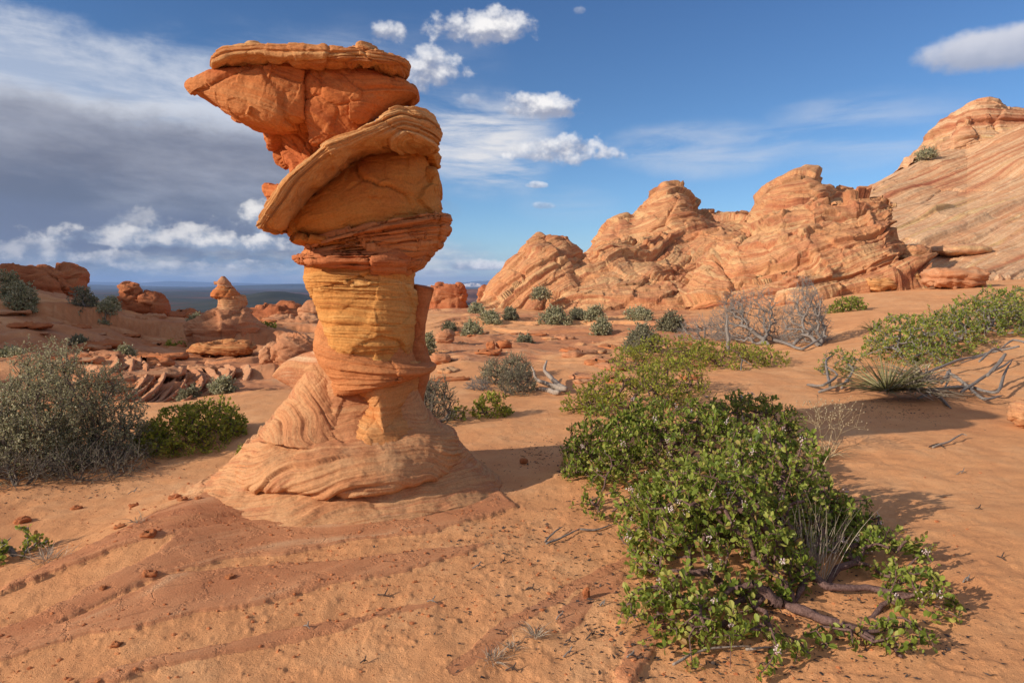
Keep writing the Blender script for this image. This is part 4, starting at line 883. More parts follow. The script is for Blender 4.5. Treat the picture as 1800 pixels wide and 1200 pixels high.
def grow(tips, roots, rng, seg=0.12, bend=0.25, w=0.25):
    cap = len(roots) + int(len(tips)*8) + 2000
    nd = np.zeros((cap, 3)); par = np.full(cap, -1, int); pl = np.zeros(cap); n = len(roots); nd[:n] = roots
    order = np.argsort(np.linalg.norm(tips[:, None] - roots[None], axis=2).min(1) + rng.uniform(-.05, .05, len(tips)))
    ti = []
    for t in tips[order]:
        dv = np.linalg.norm(nd[:n] - t, axis=1); j = int(np.argmin(dv + w*pl[:n])); L = dv[j]
        k = max(1, int(math.ceil(L/seg)))
        if n + k >= cap: break
        a = nd[j].copy(); prev = j; off = rng.normal(0, bend*L*0.35, 3)
        for q in range(1, k + 1):
            s = q/k; nd[n] = a + (t - a)*s + off*math.sin(PI*s)*(1 if k > 1 else 0) + (rng.normal(0, seg*0.10, 3) if q < k else 0)
            par[n] = prev; pl[n] = pl[prev] + np.linalg.norm(nd[n] - nd[prev]); prev = n; n += 1
        ti.append(n - 1)
    nd, par = nd[:n], par[:n]; cnt = np.zeros(n); cnt[ti] = 1
    for i in range(n - 1, -1, -1):
        if par[i] >= 0: cnt[par[i]] += cnt[i]
    ti = np.array(ti); d = nd[ti] - nd[par[ti]]; d /= np.maximum(np.linalg.norm(d, axis=1, keepdims=True), 1e-6)
    return nd, par, cnt, ti, d
def perp(d):
    a = np.where(np.abs(d[:, 2:3]) < 0.9, np.array([[0, 0, 1.0]]), np.array([[1.0, 0, 0]]))
    u = np.cross(d, a); u /= np.maximum(np.linalg.norm(u, axis=1, keepdims=True), 1e-9); return u, np.cross(d, u)
def tubes(nd, par, rad, k=4):
    c = np.where(par >= 0)[0]; a, b = nd[par[c]], nd[c]; d = b - a; L = np.linalg.norm(d, axis=1, keepdims=True); d = d/np.maximum(L, 1e-9)
    b = b + d*rad[c][:, None]*0.3
    u, v = perp(d); th = np.arange(k)*2*PI/k
    ring = u[:, None]*np.cos(th)[None, :, None] + v[:, None]*np.sin(th)[None, :, None]
    ra = np.minimum(rad[par[c]], rad[c]*1.6)
    V = np.stack([a[:, None] + ring*ra[:, None, None], b[:, None] + ring*rad[c][:, None, None]], 1).reshape(-1, 3)
    j = np.arange(k); q = np.stack([j, (j+1) % k, k + (j+1) % k, k + j], -1)
    return V, (q[None] + (np.arange(len(c))*2*k)[:, None, None]).reshape(-1, 4)
def branch_parts(nd, par, rad, k, nroot, mat, o0, t):
    """one mesh of branches for each stem that leaves the ground"""
    own = np.arange(len(nd))
    for i in range(len(nd)):
        if par[i] >= 0: own[i] = own[par[i]]
    for r in range(nroot):
        sel = np.where(own == r)[0]
        if len(sel) < 2: continue
        mp = np.full(len(nd), -1); mp[sel] = np.arange(len(sel)); pp = np.where(par[sel] >= 0, mp[par[sel]], -1)
        V, F = tubes(nd[sel], pp, rad[sel], k); link('branches', mesh('branches', V - o0, [F], mat), t)
LEAF = (np.array([(0,0,0),(-.26,.33,.05),(0,.36,-.03),(.26,.33,.05),(-.36,.68,.06),(0,.70,-.03),(.36,.68,.06),(-.2,.93,.02),(0,1,-.02),(.2,.93,.02)]),
        [np.array([(0,2,1),(0,3,2)]), np.array([(1,2,5,4),(2,3,6,5),(4,5,8,7),(5,6,9,8)])])
LEAF2 = (np.array([(0,0,0),(-.34,.55,.06),(0,1,0),(.34,.55,.06)]), [np.array([(0,3,2,1)])])
def leaves(pos, ax, nrm, size, tint, tpl, wid=1.0):
    T, fs = tpl; s = np.cross(ax, nrm); s /= np.maximum(np.linalg.norm(s, axis=1, keepdims=True), 1e-9); n = np.cross(s, ax)
    V = pos[:, None] + size[:, None, None]*(s[:, None]*T[None, :, 0:1]*wid + ax[:, None]*T[None, :, 1:2] + n[:, None]*T[None, :, 2:3])
    o = (np.arange(len(pos))*len(T))[:, None, None]
    return V.reshape(-1, 3), [(f[None] + o).reshape(-1, f.shape[1]) for f in fs], np.repeat(tint, len(T))
def unit(v): return v/np.maximum(np.linalg.norm(v, axis=-1, keepdims=True), 1e-9)
def mounds_tips(mounds, n, rng, gr=None):
    """tips spread through soft mounds, thickest towards the upper shell: (x,y,z0,rx,ry,h) each"""
    vol = np.array([m[3]*m[4]*max(m[5], .1) for m in mounds]); out = []
    for m, q in zip(mounds, (vol/vol.sum()*n).astype(int) + 1):
        u = unit(rng.normal(size=(q, 3))); u[:, 2] = np.abs(u[:, 2]); r = 0.55 + 0.45*rng.rand(q)**0.5
        lum = 1 + 0.22*fbm(u*2.3 + rng.rand(3)*50, 2, 5)
        p = u*(r*lum)[:, None]*np.array([m[3], m[4], m[5]]); p[:, 2] = np.maximum(p[:, 2], 0.03) 
        p = p + np.array(m[:3]); p[:, 2] += gzs(p[:, 0], p[:, 1]) - m[2] if m[5] < 1.0 else 0
        out.append(p)
    return np.vstack(out)
def gzs(x, y): return gz_smooth(x, y) + ground_detail(x, y)[0]
def manzanita(label, mounds_px, ntip, rng_seed, leaf=0.032, per=8, tpl=LEAF, mat='leaf', bark='redbark', flowers=0.0, roots_px=None, trunk=0.03, group=None, name='manzanita_bush', hmul=1.0, thin=0.0018):
    """mounds_px: (px, py of the foot, radius in px, height in px, depth radius in m)"""
    rng = np.random.RandomState(rng_seed); mo = []
    for (px, py, rp, hp, dr) in mounds_px:
        g = GP(px, py); k = g.y/FPX; mo.append((g.x, g.y, g.z, rp*k, dr, hp*k*hmul))
    o0 = np.array([mo[0][0], mo[0][1], mo[0][2]])
    if roots_px: roots = np.array([np.array(GP(*q)) - [0, 0, 0.03] for q in roots_px])
    else: roots = np.array([[m[0], m[1], m[2] - 0.03] for m in mo])
    tips = mounds_tips(mo, ntip, rng)
    gzv = gzs(tips[:, 0], tips[:, 1]); tips[:, 2] = np.maximum(tips[:, 2], gzv + 0.04)
    nd, par, cnt, ti, d = grow(tips, roots, rng, seg=0.11, bend=0.35, w=0.12)
    rad = np.minimum(thin*np.maximum(cnt, 1)**0.47, trunk)
    t = empty(name, o0); tag(t, label, 'bush', group)
    branch_parts(nd, par, rad, 5 if tpl is LEAF else 3, len(roots), M[bark], o0, t)
    full = (ti, d); live = rng.rand(len(ti)) > 0.10; ti, d = ti[live], d[live]
    n = len(ti); tp = np.repeat(nd[ti], per, 0); td = unit(np.repeat(d, per, 0) + np.array([0, 0, 0.5])); m = n*per
    rad_ = unit(rng.normal(size=(m, 3))); u = rng.rand(m)
    pos = tp - td*(u*0.075*(leaf/0.032))[:, None] + rad_*0.004
    ax = unit(td*0.55 + rad_*0.75 + np.array([0, 0, 0.35])); nrm = unit(np.cross(ax, unit(rng.normal(size=(m, 3)))))
    sz = leaf*rng.uniform(0.5, 1.3, m)*np.repeat(rng.uniform(0.8, 1.2, n), per); tint = np.clip(rng.normal(0.36, 0.20, m) + np.repeat(rng.normal(0.05, 0.14, n), per) + 0.25*(1 - u), 0, 1)
    V, F, tt = leaves(pos, ax, nrm, sz, tint, tpl, 0.84)
    link('foliage', mesh('foliage', V - o0, F, M[mat], {'tint': tt}, smooth=False), t)
    if flowers:
        pick = rng.choice(n, min(int(n*flowers), 98), replace=False); oc = np.array([(1,0,0),(0,1,0),(-1,0,0),(0,-1,0),(0,0,1.3),(0,0,-1.3)])*0.0046
        ff = np.array([(0,1,4),(1,2,4),(2,3,4),(3,0,4),(1,0,5),(2,1,5),(3,2,5),(0,3,5)])
        for q in pick:
            c = nd[ti[q]] + d[q]*0.012 + rng.normal(0, 0.006, 3)
            vs = c + rng.normal(0, 0.0095, (13, 1, 3))*np.array([1, 1, 1.1]) + oc[None]*rng.uniform(.8, 1.3, (13, 1, 1))
            link('flower_cluster', mesh('flower_cluster', vs.reshape(-1, 3) - o0, [(ff[None] + np.arange(13)[:, None, None]*6).reshape(-1, 3)], M['flower'], {'tint': np.repeat(rng.rand(13), 6)}), t)
    return t
manzanita('large flowering manzanita bush spreading over the sand in the right foreground',
    [(1250,1010,165,215,.50),(1330,930,150,190,.55),(1200,1110,120,95,.25),(1300,1150,130,80,.22),(1150,1090,70,70,.2),(1150,950,75,110,.3),(1440,940,80,90,.3)], 2300, 1, leaf=0.034, per=8, flowers=0.05,
    roots_px=[(1400,1015),(1390,1060)], trunk=0.032)
manzanita('thin low manzanita branches at the right tip of the front bush, beside the lying trunk',
    [(1560,990,80,75,.25),(1620,1060,65,75,.2),(1580,1130,70,60,.16),(1480,1130,60,35,.12),(1500,930,50,60,.2)], 330, 2, leaf=0.033, per=7, flowers=0.06, roots_px=[(1450,1020),(1500,1090)], trunk=0.02)
manzanita('broad green manzanita bush directly behind the flowering front bush',
    [(1200,840,200,150,.6),(1090,830,105,130,.5),(1320,770,100,85,.6),(1060,900,55,60,.2),(1010,835,35,60,.25)], 2100, 3, leaf=0.034, per=8, flowers=0.03, trunk=0.03)
manzanita('sunlit yellow green manzanita clump behind the broad green bush',
    [(1110,722,110,78,.9),(1040,725,60,50,.5),(1180,690,70,70,.7)], 1300, 4, leaf=0.036, per=7, tpl=LEAF2, mat='leaf_yellow', flowers=0.0)
manzanita('low manzanita thicket below the bare dead trees in the middle distance',
    [(1180,640,85,52,1.0),(1270,642,85,45,1.0),(1340,638,45,36,.8),(1110,648,40,45,.8)], 1300, 5, leaf=0.042, per=7, tpl=LEAF2, mat='leaf_yellow')
manzanita('long manzanita hedge climbing the dune at the right edge of the frame',
    [(1590,628,70,82,.9),(1660,605,70,70,.9),(1730,585,75,75,.9),(1800,572,80,72,.9),(1870,570,70,70,.9),(1555,612,35,40,.5)], 2700, 6, leaf=0.052, per=8, tpl=LEAF2, mat='leaf', bark='greybark', thin=0.0032, trunk=0.04)
manzanita('sparse little manzanita growing over grey driftwood left of the yucca', [(1470,655,34,52,.35),(1500,650,25,40,.3)], 130, 7, leaf=0.04, per=7, tpl=LEAF2, bark='greybark', thin=0.003)
manzanita('low manzanita sprigs right of the yucca among the grey driftwood', [(1630,640,40,36,.4),(1690,625,30,24,.3)], 160, 8, leaf=0.042, per=7, tpl=LEAF2, bark='greybark')
manzanita('dense rounded green manzanita beside the large grey shrub at left', [(345,780,80,78,.7),(285,785,60,50,.6),(390,768,36,48,.5)], 1500, 9, leaf=0.036, per=7, tpl=LEAF2, mat='leaf_yellow')
manzanita('small bright green bush in the sun just right of the pillar base', [(862,732,38,46,.3)], 170, 10, leaf=0.040, per=7, tpl=LEAF2, mat='leaf_yellow')
manzanita('tiny green sprig between the pale shrub and the small bright green bush', [(806,738,18,34,.15)], 40, 11, leaf=0.038, per=7, tpl=LEAF2, mat='leaf_yellow')
manzanita('small green bush on bare sand just right of the two dead trees', [(1487,548,38,27,.5)], 220, 12, leaf=0.075, per=7, tpl=LEAF2, mat='leaf', thin=0.004)
manzanita('green bush with grey stems on the ledge below the big hill', [(1706,487,33,30,.6)], 200, 13, leaf=0.085, per=7, tpl=LEAF2, mat='leaf', bark='greybark', thin=0.006)
manzanita('bright green low bush left of the small distant pillar', [(306,590,17,16,.4)], 90, 14, leaf=0.075, per=7, tpl=LEAF2, mat='leaf_yellow')
manzanita('bright green low bush right of the small distant pillar', [(466,586,20,12,.4)], 90, 15, leaf=0.075, per=7, tpl=LEAF2, mat='leaf_yellow')
manzanita('half seen leafy sprig at the left edge of the foreground', [(30,975,38,50,.2),(-30,985,40,50,.2)], 90, 16, leaf=0.03, per=7, bark='greybark', thin=0.003)
manzanita('small green sprig peeping round the left flank of the pillar base', [(428,800,10,24,.12)], 24, 17, leaf=0.036, per=7, tpl=LEAF2, mat='leaf_yellow')
manzanita('tiny green sprig low behind the left flank of the pillar base', [(408,824,9,16,.10)], 16, 18, leaf=0.036, per=7, tpl=LEAF2, mat='leaf_yellow')

def shrub(label, mounds_px, ntip, seed, leaf=0.012, per=8, mat='sage', bark='greytwig', thin=0.0014, trunk=0.02, name='grey_shrub', group=None, twig=0.12, roots_px=None, seg=0.10, cat='shrub', k=3):
    rng = np.random.RandomState(seed); mo = []
    for (px, py, rp, hp, dr) in mounds_px:
        g = GP(px, py); kk = g.y/FPX; mo.append((g.x, g.y, g.z, rp*kk, dr, hp*kk))
    o0 = np.array(mo[0][:3])
    roots = np.array([np.array(GP(*q)) - [0, 0, .02] for q in roots_px]) if roots_px else np.array([[m[0], m[1], m[2] - .02] for m in mo])
    tips = mounds_tips(mo, ntip, rng); gzv = gzs(tips[:, 0], tips[:, 1]); tips[:, 2] = np.maximum(tips[:, 2], gzv + 0.02)
    nd, par, cnt, ti, d = grow(tips, roots, rng, seg=seg, bend=0.3, w=0.35)
    rad = np.minimum(thin*np.maximum(cnt, 1)**0.5, trunk)
    # a brush of fine twigs at every tip
    q = 3; b0 = np.repeat(nd[ti], q, 0); bd_ = unit(np.repeat(d, q, 0)*0.8 + rng.normal(0, 0.5, (len(ti)*q, 3)) + np.array([0, 0, 0.35]))
    b1 = b0 + bd_*twig*rng.uniform(0.4, 1.2, (len(b0), 1)); n0 = len(nd)
    nd2 = np.vstack([nd, b1]); par2 = np.concatenate([par, np.repeat(ti, q)]); rad2 = np.concatenate([rad, np.full(len(b1), thin*0.7)])
    t = empty(name, o0); tag(t, label, cat, group)
    branch_parts(nd2, par2, rad2, k, len(roots), M[bark], o0, t)
    if leaf:
        m = len(b0)*per; s = rng.rand(m)[:, None]; pos = np.repeat(b0, per, 0)*(1-s) + np.repeat(b1, per, 0)*s
        ax = unit(np.repeat(bd_, per, 0)*0.6 + rng.normal(0, 0.6, (m, 3))); nrm = unit(np.cross(ax, unit(rng.normal(size=(m, 3)))))
        V, F, tt = leaves(pos, ax, nrm, leaf*rng.uniform(.6, 1.4, m), rng.rand(m), LEAF2, 0.8)
        link('foliage', mesh('foliage', V - o0, F, M[mat], {'tint': tt}, smooth=False), t)
    return t
shrub('tall tangled grey green shrub filling the left edge behind the foreground sand',
      [(95,812,95,205,.6),(30,825,100,130,.6),(175,800,80,150,.5),(90,790,60,180,.4),(215,800,60,60,.4),(-60,820,90,140,.6)], 1900, 21, leaf=0.021, per=11, thin=0.0020, trunk=0.03, twig=0.15, roots_px=[(100,825),(20,835),(170,815),(-60,830)], mat='sage_dark')
shrub('dead brush of bare grey twigs at the foot of the large grey shrub', [(150,835,95,46,.35),(30,850,80,50,.35),(215,820,60,36,.3)], 360, 22, leaf=0.012, per=3, bark='greytwig', thin=0.0022, twig=0.13, roots_px=[(140,842),(30,855),(200,830)], name='dead_brush')
S_ = lambda *a, **k: shrub(*a, **k)
S_('left one of three rounded dark shrubs standing together behind the small bright green bush', [(868,672,24,38,.3)], 150, 31, leaf=0.018, per=7, thin=0.003, mat='sage_dark')
S_('rear one of three rounded dark shrubs, tallest, behind the small bright green bush', [(905,662,28,40,.35)], 170, 32, leaf=0.018, per=7, thin=0.003, mat='sage_dark')
S_('front right one of three rounded dark shrubs beside the bleached log', [(910,690,33,44,.35)], 200, 33, leaf=0.018, per=7, thin=0.003, mat='sage')
S_('pale grey shrub pressed against the right flank of the pillar base', [(762,745,42,82,.35),(740,730,30,70,.3)], 330, 34, leaf=0.016, per=7, thin=0.0028, mat='sage')
S_('low dead grey twigs left of the three rounded dark shrubs', [(845,685,22,16,.25)], 60, 35, leaf=0, bark='greybark', thin=0.003, name='dead_brush')
far = [('round shrub at the left foot of the knob beside the gap', 951, 526, 15, 22), ('grey shrub low on the left edge of the knob', 838, 549, 11, 14), ('dark shrub half way along the foot of the knob', 864, 566, 14, 12),
       ('dark shrub right of another at the foot of the knob', 897, 564, 13, 16), ('bushy green grey shrub standing alone on the flat before the knob', 829, 590, 16, 27), ('wide dark shrub, leftmost of the row below the cliff', 975, 567, 27, 22),
       ('middle dark shrub of the row below the cliff', 1015, 563, 20, 17), ('tall dark shrub right of centre in the row below the cliff', 1046, 564, 20, 22), ('shrub in front of the right end of the row below the cliff', 1060, 586, 17, 24),
       ('small grey shrub alone on the open flat', 924, 600, 14, 12), ('dark little shrub on the pink slope', 1092, 521, 10, 9), ('grey green shrub under the slope left of the thicket', 1126, 562, 22, 20), ('large grey shrub left of the bare dead trees', 1182, 582, 28, 32),
       ('grey shrub beside the cream layered boulder', 1551, 490, 30, 40), ('tiny shrub on the pink slope ledge', 1105, 534, 7, 7), ('small shrub at the foot of the gap', 790, 584, 8, 10),
       ('dark shrub on the left skyline at the frame edge', 12, 520, 34, 44), ('dark shrub just right of the skyline shrub at the frame edge', 40, 540, 30, 36), ('pale twiggy shrub on the left rise', 152, 550, 34, 36), ('dark olive shrub beside the pale twiggy shrub', 196, 545, 13, 18),
       ('small green shrub on the shaded left rise near the frame edge', 18, 598, 24, 22), ('little shrub in the shade of the left rise', 138, 585, 11, 10), ('little shrub above the curved fins', 222, 612, 14, 14), ('grey shrub on sand right of the curved fins', 393, 664, 19, 24),
       ('low grey shrub right of the lowest curved fin', 332, 680, 14, 16), ('faint grey shrub at the foot of the small pillar', 345, 582, 12, 11), ('grey shrub at the right foot of the small pillar', 440, 590, 18, 8),
       ('thin pale shrub rising above the thicket', 1130, 625, 40, 52), ('grey shrub left of the pillar column beyond the shelf', 752, 625, 13, 34), ('small yellow green shrub under the pale twiggy shrub', 190, 560, 14, 9)]
for i, (lb, px, py, rp, hp) in enumerate(far):
    D = G(px, py)[1]; z = D/20
    rv = np.random.RandomState(900 + i); sub = [(px, py, rp*0.7, hp, rp*D/FPX*0.8)] + [(px + rp*rv.uniform(-.75, .75), py + rv.uniform(-2, 2), rp*rv.uniform(.3, .6), hp*rv.uniform(.35, .85), rp*D/FPX*rv.uniform(.3, .6)) for _ in range(3)]
    S_(lb, sub, 90 + int(rp*3), 50 + i, leaf=0.026 + 0.032*z, per=8, thin=0.002 + 0.003*z, trunk=0.04, twig=0.07 + 0.10*z, mat='sage_dark' if i % 3 else 'sage', bark='greybark' if 'pale' in lb or 'twiggy' in lb else 'greytwig')
def on_rock(lb, px, py, rp, hp, D, seed):
    """a shrub rooted on a cliff, at its own distance"""
    o = S_(lb, [(900, 640, 16, 18, .25)], 110, seed, leaf=0.03, per=6, thin=0.003, mat='sage_dark'); k = D/FPX
    p = P(px, py, D); o.location = p; g = G(900, 640)[1]/FPX; s = hp*k/(18*g); o.scale = (s, s, s)
on_rock('solitary dark shrub on the skyline ridge of the big hill', 1628, 279, 12, 15, 63.5, 95)
on_rock('dark shrub in a cleft low on the knob', 951, 526, 15, 18, 36.5, 96)

# ------------------------------------------------------------------ dead trees, driftwood, yucca, grasses
def dead_tree(label, root, tipsbox, ntip, seed, lean=(0, 0), thin=0.004, trunk=0.06, name='dead_tree'):
    shrub(label, tipsbox, ntip, seed, leaf=0, bark='greybark', thin=thin, trunk=trunk, name=name, cat='dead tree', roots_px=[root], twig=0.16, seg=0.13, k=4)
dead_tree('bare grey dead tree with a spreading crown, left of the two beyond the thicket', (1352,606), [(1315,600,62,95,.8),(1285,600,40,80,.5)], 900, 121, thin=0.0030)
dead_tree('bare grey dead tree with a bent upright trunk, right of the two beyond the thicket', (1440,612), [(1412,606,40,112,.6),(1425,600,30,75,.5)], 700, 122, thin=0.0030)
dead_tree('pale bare brush between the thicket and the dead trees', (1235,600), [(1230,598,45,40,.8)], 170, 123, thin=0.003, name='dead_brush')
def wood(name, label, paths, r, mat='greybark', cat='driftwood', group=None, k=8, seed=1, lift=0.6, z=None):
    """branches lying on the ground; each path a list of photo points (px, py of the ground below, height above it in m)"""
    rng = np.random.RandomState(seed); Vs, Fs, o = [], [], 0; org = GP(*paths[0][0][:2])
    for path in paths:
        K = np.array([np.array(GP(q[0], q[1])) + [0, 0, (q[2] if len(q) > 2 else r*lift)] for q in path])
        n = max(12, len(K)*7); C = catmull(K, n) + np.stack([fbm(np.stack([np.linspace(0, n/5, n), np.full(n, q), np.full(n, seed*2.3)], -1), 3, 9) for q in (0., 5., 9.)], -1)*r*0.7; t = unit(np.gradient(C, axis=0)); u, v = perp(t)
        rr = 0.85*r*np.interp(np.linspace(0, 1, n), [0, .1, .7, 1], [0.75, 1, 0.75, 0.25])*(1 + 0.22*fbm(np.stack([np.linspace(0, n/6, n), np.zeros(n), np.full(n, seed*1.7)], -1), 3, 3)); th = np.arange(k)*2*PI/k
        V = C[:, None] + (u[:, None]*np.cos(th)[None, :, None] + v[:, None]*np.sin(th)[None, :, None])*(rr[:, None]*(1 + 0.08*rng.normal(size=(1, k)) + 0.05*rng.normal(size=(n, k))))[..., None]
        e0, e1 = V[0].mean(0), V[-1].mean(0); V = np.concatenate([e0 + (V[:1] - e0)*0.05, V, e1 + (V[-1:] - e1)*0.05])
        Vs.append(V.reshape(-1, 3)); Fs.append(gridfaces(len(V), k, True) + o); o += V.shape[0]*k
    ob = link(name, mesh(name, np.vstack(Vs) - np.array(org), [np.vstack(Fs)], M[mat])); ob.location = org
    tag(ob, label, cat, group); return ob
wood('lying_trunk', 'thick peeling grey and purple trunk lying on the sand under the front bush', [[(1385,1080,.05),(1430,1098,.05),(1490,1115,.04),(1540,1138,.03),(1590,1160,.02)]], 0.030, 'redbark', 'trunk', seed=2, k=12)
wood('bent_trunk', 'bent reddish manzanita trunk arching between the front bush and the dry grass', [[(1370,1000,.14),(1398,1000,.16),(1415,1030,.10),(1450,1045,.06),(1520,1045,.05),(1600,1060,.05),(1665,1055,.03)],[(1400,1010,.14),(1410,1040,.05),(1395,1060,.0)],[(1290,960,.10),(1330,965,.13),(1372,1000,.14)]], 0.026, 'redbark', 'trunk', seed=3, k=12)
wood('dead_branch', 'pale broken stick on the sand at the front edge of the front bush', [[(1182,1178,.03),(1215,1160,.03),(1260,1148,.03),(1320,1140,.02)],[(1310,1148,.02),(1360,1145,.03)]], 0.008, 'palewood', 'branch', seed=4)
wood('dead_branch', 'forked dead stick lying on sand between the pillar and the front bush', [[(960,955,.01),(985,945,.02),(1020,930,.02)],[(958,950,.01),(975,938,.04),(990,928,.03)],[(1020,932,.02),(1048,930,.01),(1080,920,.01)]], 0.008, 'greybark', 'branch', seed=5)
wood('bleached_log', 'bleached curved log with a raised dark fork beside the three rounded dark shrubs', [[(998,692,.06),(970,688,.07),(945,678,.10),(932,670,.26)],[(995,690,.05),(972,680,.12),(957,672,.22),(960,668,.34)],[(985,694,.03),(960,690,.03),(940,686,.02)]], 0.045, 'palewood', 'log', seed=6)
wood('driftwood', 'tangle of twisted grey driftwood right of the yucca', [[(1615,708,.05),(1650,700,.10),(1700,690,.08),(1750,702,.10),(1765,680,.25),(1775,670,.3)],[(1665,680,.22),(1700,692,.10),(1730,712,.06),(1760,706,.10)],[(1640,700,.06),(1672,722,.02)],[(1690,700,.08),(1740,680,.22),(1780,660,.25)],[(1655,690,.12),(1668,678,.22),(1660,695,.02)],[(1735,690,.25),(1765,672,.42),(1745,690,.3)]], 0.028, 'greybark', seed=7)
wood('driftwood', 'long grey dead limbs reaching from the right edge down to the yucca', [[(1620,672,.12),(1680,655,.18),(1720,645,.20),(1775,630,.22)],[(1790,640,.3),(1740,640,.2),(1690,655,.15)],[(1720,660,.2),(1745,650,.34),(1765,640,.2)],[(1830,640,.3),(1780,625,.28),(1750,640,.2)]], 0.024, 'greybark', seed=8)
wood('driftwood', 'curled grey driftwood roots left of the yucca', [[(1420,680,.03),(1445,690,.10),(1470,680,.16),(1450,665,.2)],[(1440,692,.02),(1475,690,.12),(1495,680,.10)],[(1460,690,.08),(1450,660,.24),(1465,650,.3)],[(1480,688,.05),(1498,672,.16),(1490,660,.2)]], 0.024, 'greybark', seed=9)
wood('driftwood', 'pale knotted driftwood lying before the dune hedge', [[(1625,610,.05),(1645,600,.22),(1665,606,.15)],[(1630,606,.1),(1655,612,.1),(1640,600,.3)]], 0.035, 'palewood', seed=10)
wood('driftwood', 'grey roots at the foot of the right dead tree', [[(1360,602,.1),(1385,612,.10),(1410,618,.05),(1450,606,.15)],[(1395,612,.1),(1420,606,.25),(1440,596,.4)]], 0.05, 'greybark', seed=11)
wood('dead_stick', 'small forked grey stick on sand below the thicket', [[(1302,655,.02),(1305,645,.14),(1320,652,.10)],[(1305,645,.12),(1298,640,.2)]], 0.014, 'greybark', 'branch', seed=12)
wood('dead_stick', 'pale curved stick on open sand at right', [[(1640,790,.01),(1665,785,.03),(1690,775,.05),(1700,776,.04)]], 0.012, 'palewood', 'branch', seed=13)
wood('dead_stick', 'dark short stick beside the pale curved stick', [[(1632,790,.01),(1650,786,.02),(1660,792,.01)]], 0.009, 'darktwig', 'branch', seed=14)
wood('grey_post', 'upright weathered grey post standing in the thicket', [[(1279,625,0),(1278,625,.35),(1277,625,.85)]], 0.055, 'greybark', 'post', seed=15)
twigs = [(675,1050,24),(840,998,20),(935,1040,14),(985,1090,16),(1040,1120,22),(1000,1150,20),(900,1180,24),(760,1062,18),(885,988,10),(1110,1160,16),(1470,790,14),(1690,830,18),(1720,900,12),(235,865,22),(640,1165,14),(540,1110,12),(1760,980,16),(1700,1020,14),(1000,1128,12),(1060,1070,12)]
rs = np.random.RandomState(3)
for i, (px, py, w) in enumerate(twigs):
    a = rs.uniform(-.5, .5)
    wood('twig', 'short dark fallen twig on the open sand', [[(px - w/2, py - a*w/2, .006), (px, py + rs.uniform(-2, 2), .02), (px + w/2, py + a*w/2, .006)], [(px, py, .01), (px + w*.3, py - w*.25, .03)]], 0.0045, ['darktwig', 'greybark'][i % 2], 'twig', 'fallen twigs', seed=30+i, k=5)

litter()
def blades(name, label, px, py, n, L, spread, mat, seed, wd=0.012, droop=0.3, cat='grass', up=1.0, r0=0.02, parent=None, ctr=None, group=None, arc=(0, 2*PI), curl=0.0, wide=0.7):
    rng = np.random.RandomState(seed); g = np.array(GP(px, py)) if ctr is None else np.array(ctr)
    a = rng.uniform(arc[0], arc[1], n); tl = spread*rng.rand(n)**wide
    d = np.stack([np.sin(tl)*np.cos(a), np.sin(tl)*np.sin(a), np.cos(tl)*up], -1); d = unit(d)
    b = np.stack([np.cos(a), np.sin(a), a*0], -1)*(r0*rng.rand(n))[:, None]
    ln = L*rng.uniform(0.55, 1.1, n); m = 7; s = np.linspace(0, 1, m)
    C = b[:, None] + d[:, None]*(ln[:, None]*s[None])[..., None]
    C[..., 2] -= (droop*rng.uniform(0.4, 1.3, n)[:, None]*ln[:, None]*s[None]**2.2)
    if curl: C[..., :2] += (rng.normal(0, curl, (n, 1, 2))*ln[:, None, None]*(s[None]**2)[..., None])
    C[..., 2] = np.maximum(C[..., 2], 0.005)
    sd = np.cross(d, [0, 0, 1.0]); sd = unit(sd + rng.normal(0, .35, (n, 3)))
    w = wd*np.interp(s, [0, .15, .5, 1], [.7, 1, .85, .05])
    V = np.stack([C - sd[:, None]*w[None, :, None]/2, C + np.array([0, 0, -wd*0.25]), C + sd[:, None]*w[None, :, None]/2], 2).reshape(-1, 3)
    i = np.arange(m - 1)[:, None]; q = np.concatenate([np.stack([i*3 + c, i*3 + c + 1, (i+1)*3 + c + 1, (i+1)*3 + c], -1).reshape(-1, 4) for c in (0, 1)])
    F = (q[None] + (np.arange(n)*m*3)[:, None, None]).reshape(-1, 4)
    me = mesh(name, V, [F], M[mat], {'tint': np.repeat(rng.rand(n), m*3)})
    o = link(name, me, parent); o.location = g if parent is None else (0, 0, 0)
    if parent is None: tag(o, label, cat, group)
    return o
def yucca():
    g = GP(1575, 702); t = empty('yucca', g); tag(t, 'spiky narrow leaved yucca with a skirt of dead leaves on the right dune', 'yucca')
    blades('blades', None, 0, 0, 190, 0.80, 1.42, 'yucca', 1, wd=0.019, droop=0.16, r0=0.05, wide=0.42, parent=t, ctr=(0, 0, 0)).location = (-0.12, 0, 0.10)
    blades('dead_skirt', None, 0, 0, 130, 0.52, 1.7, 'greystraw', 2, wd=0.022, droop=0.7, r0=0.10, parent=t, ctr=(0, 0, 0), curl=0.2).location = (0.20, -0.10, 0.12)
    blades('dead_core', None, 0, 0, 140, 0.38, 1.3, 'greystraw', 3, wd=0.020, droop=0.3, r0=0.12, parent=t, ctr=(0, 0, 0), curl=0.5).location = (0.32, 0.02, 0.22)
yucca()
blades('yucca_tuft', 'small spiky yellowish tuft at the left end of the dune hedge', 1535, 582, 70, 0.42, 1.2, 'yucca', 4, wd=0.018, cat='yucca')
blades('dry_grass', 'tall clump of thin straw stalks growing out of the right side of the front bush', 1430, 1020, 75, 0.55, 0.36, 'greystraw', 5, wd=0.0036, droop=0.12, r0=0.10, curl=0.12)
blades('dry_grass', 'pale broad straw stalks standing between the green bush and open sand', 1425, 862, 34, 0.48, 0.35, 'straw', 6, wd=0.012, droop=0.08, r0=0.10, curl=0.10)
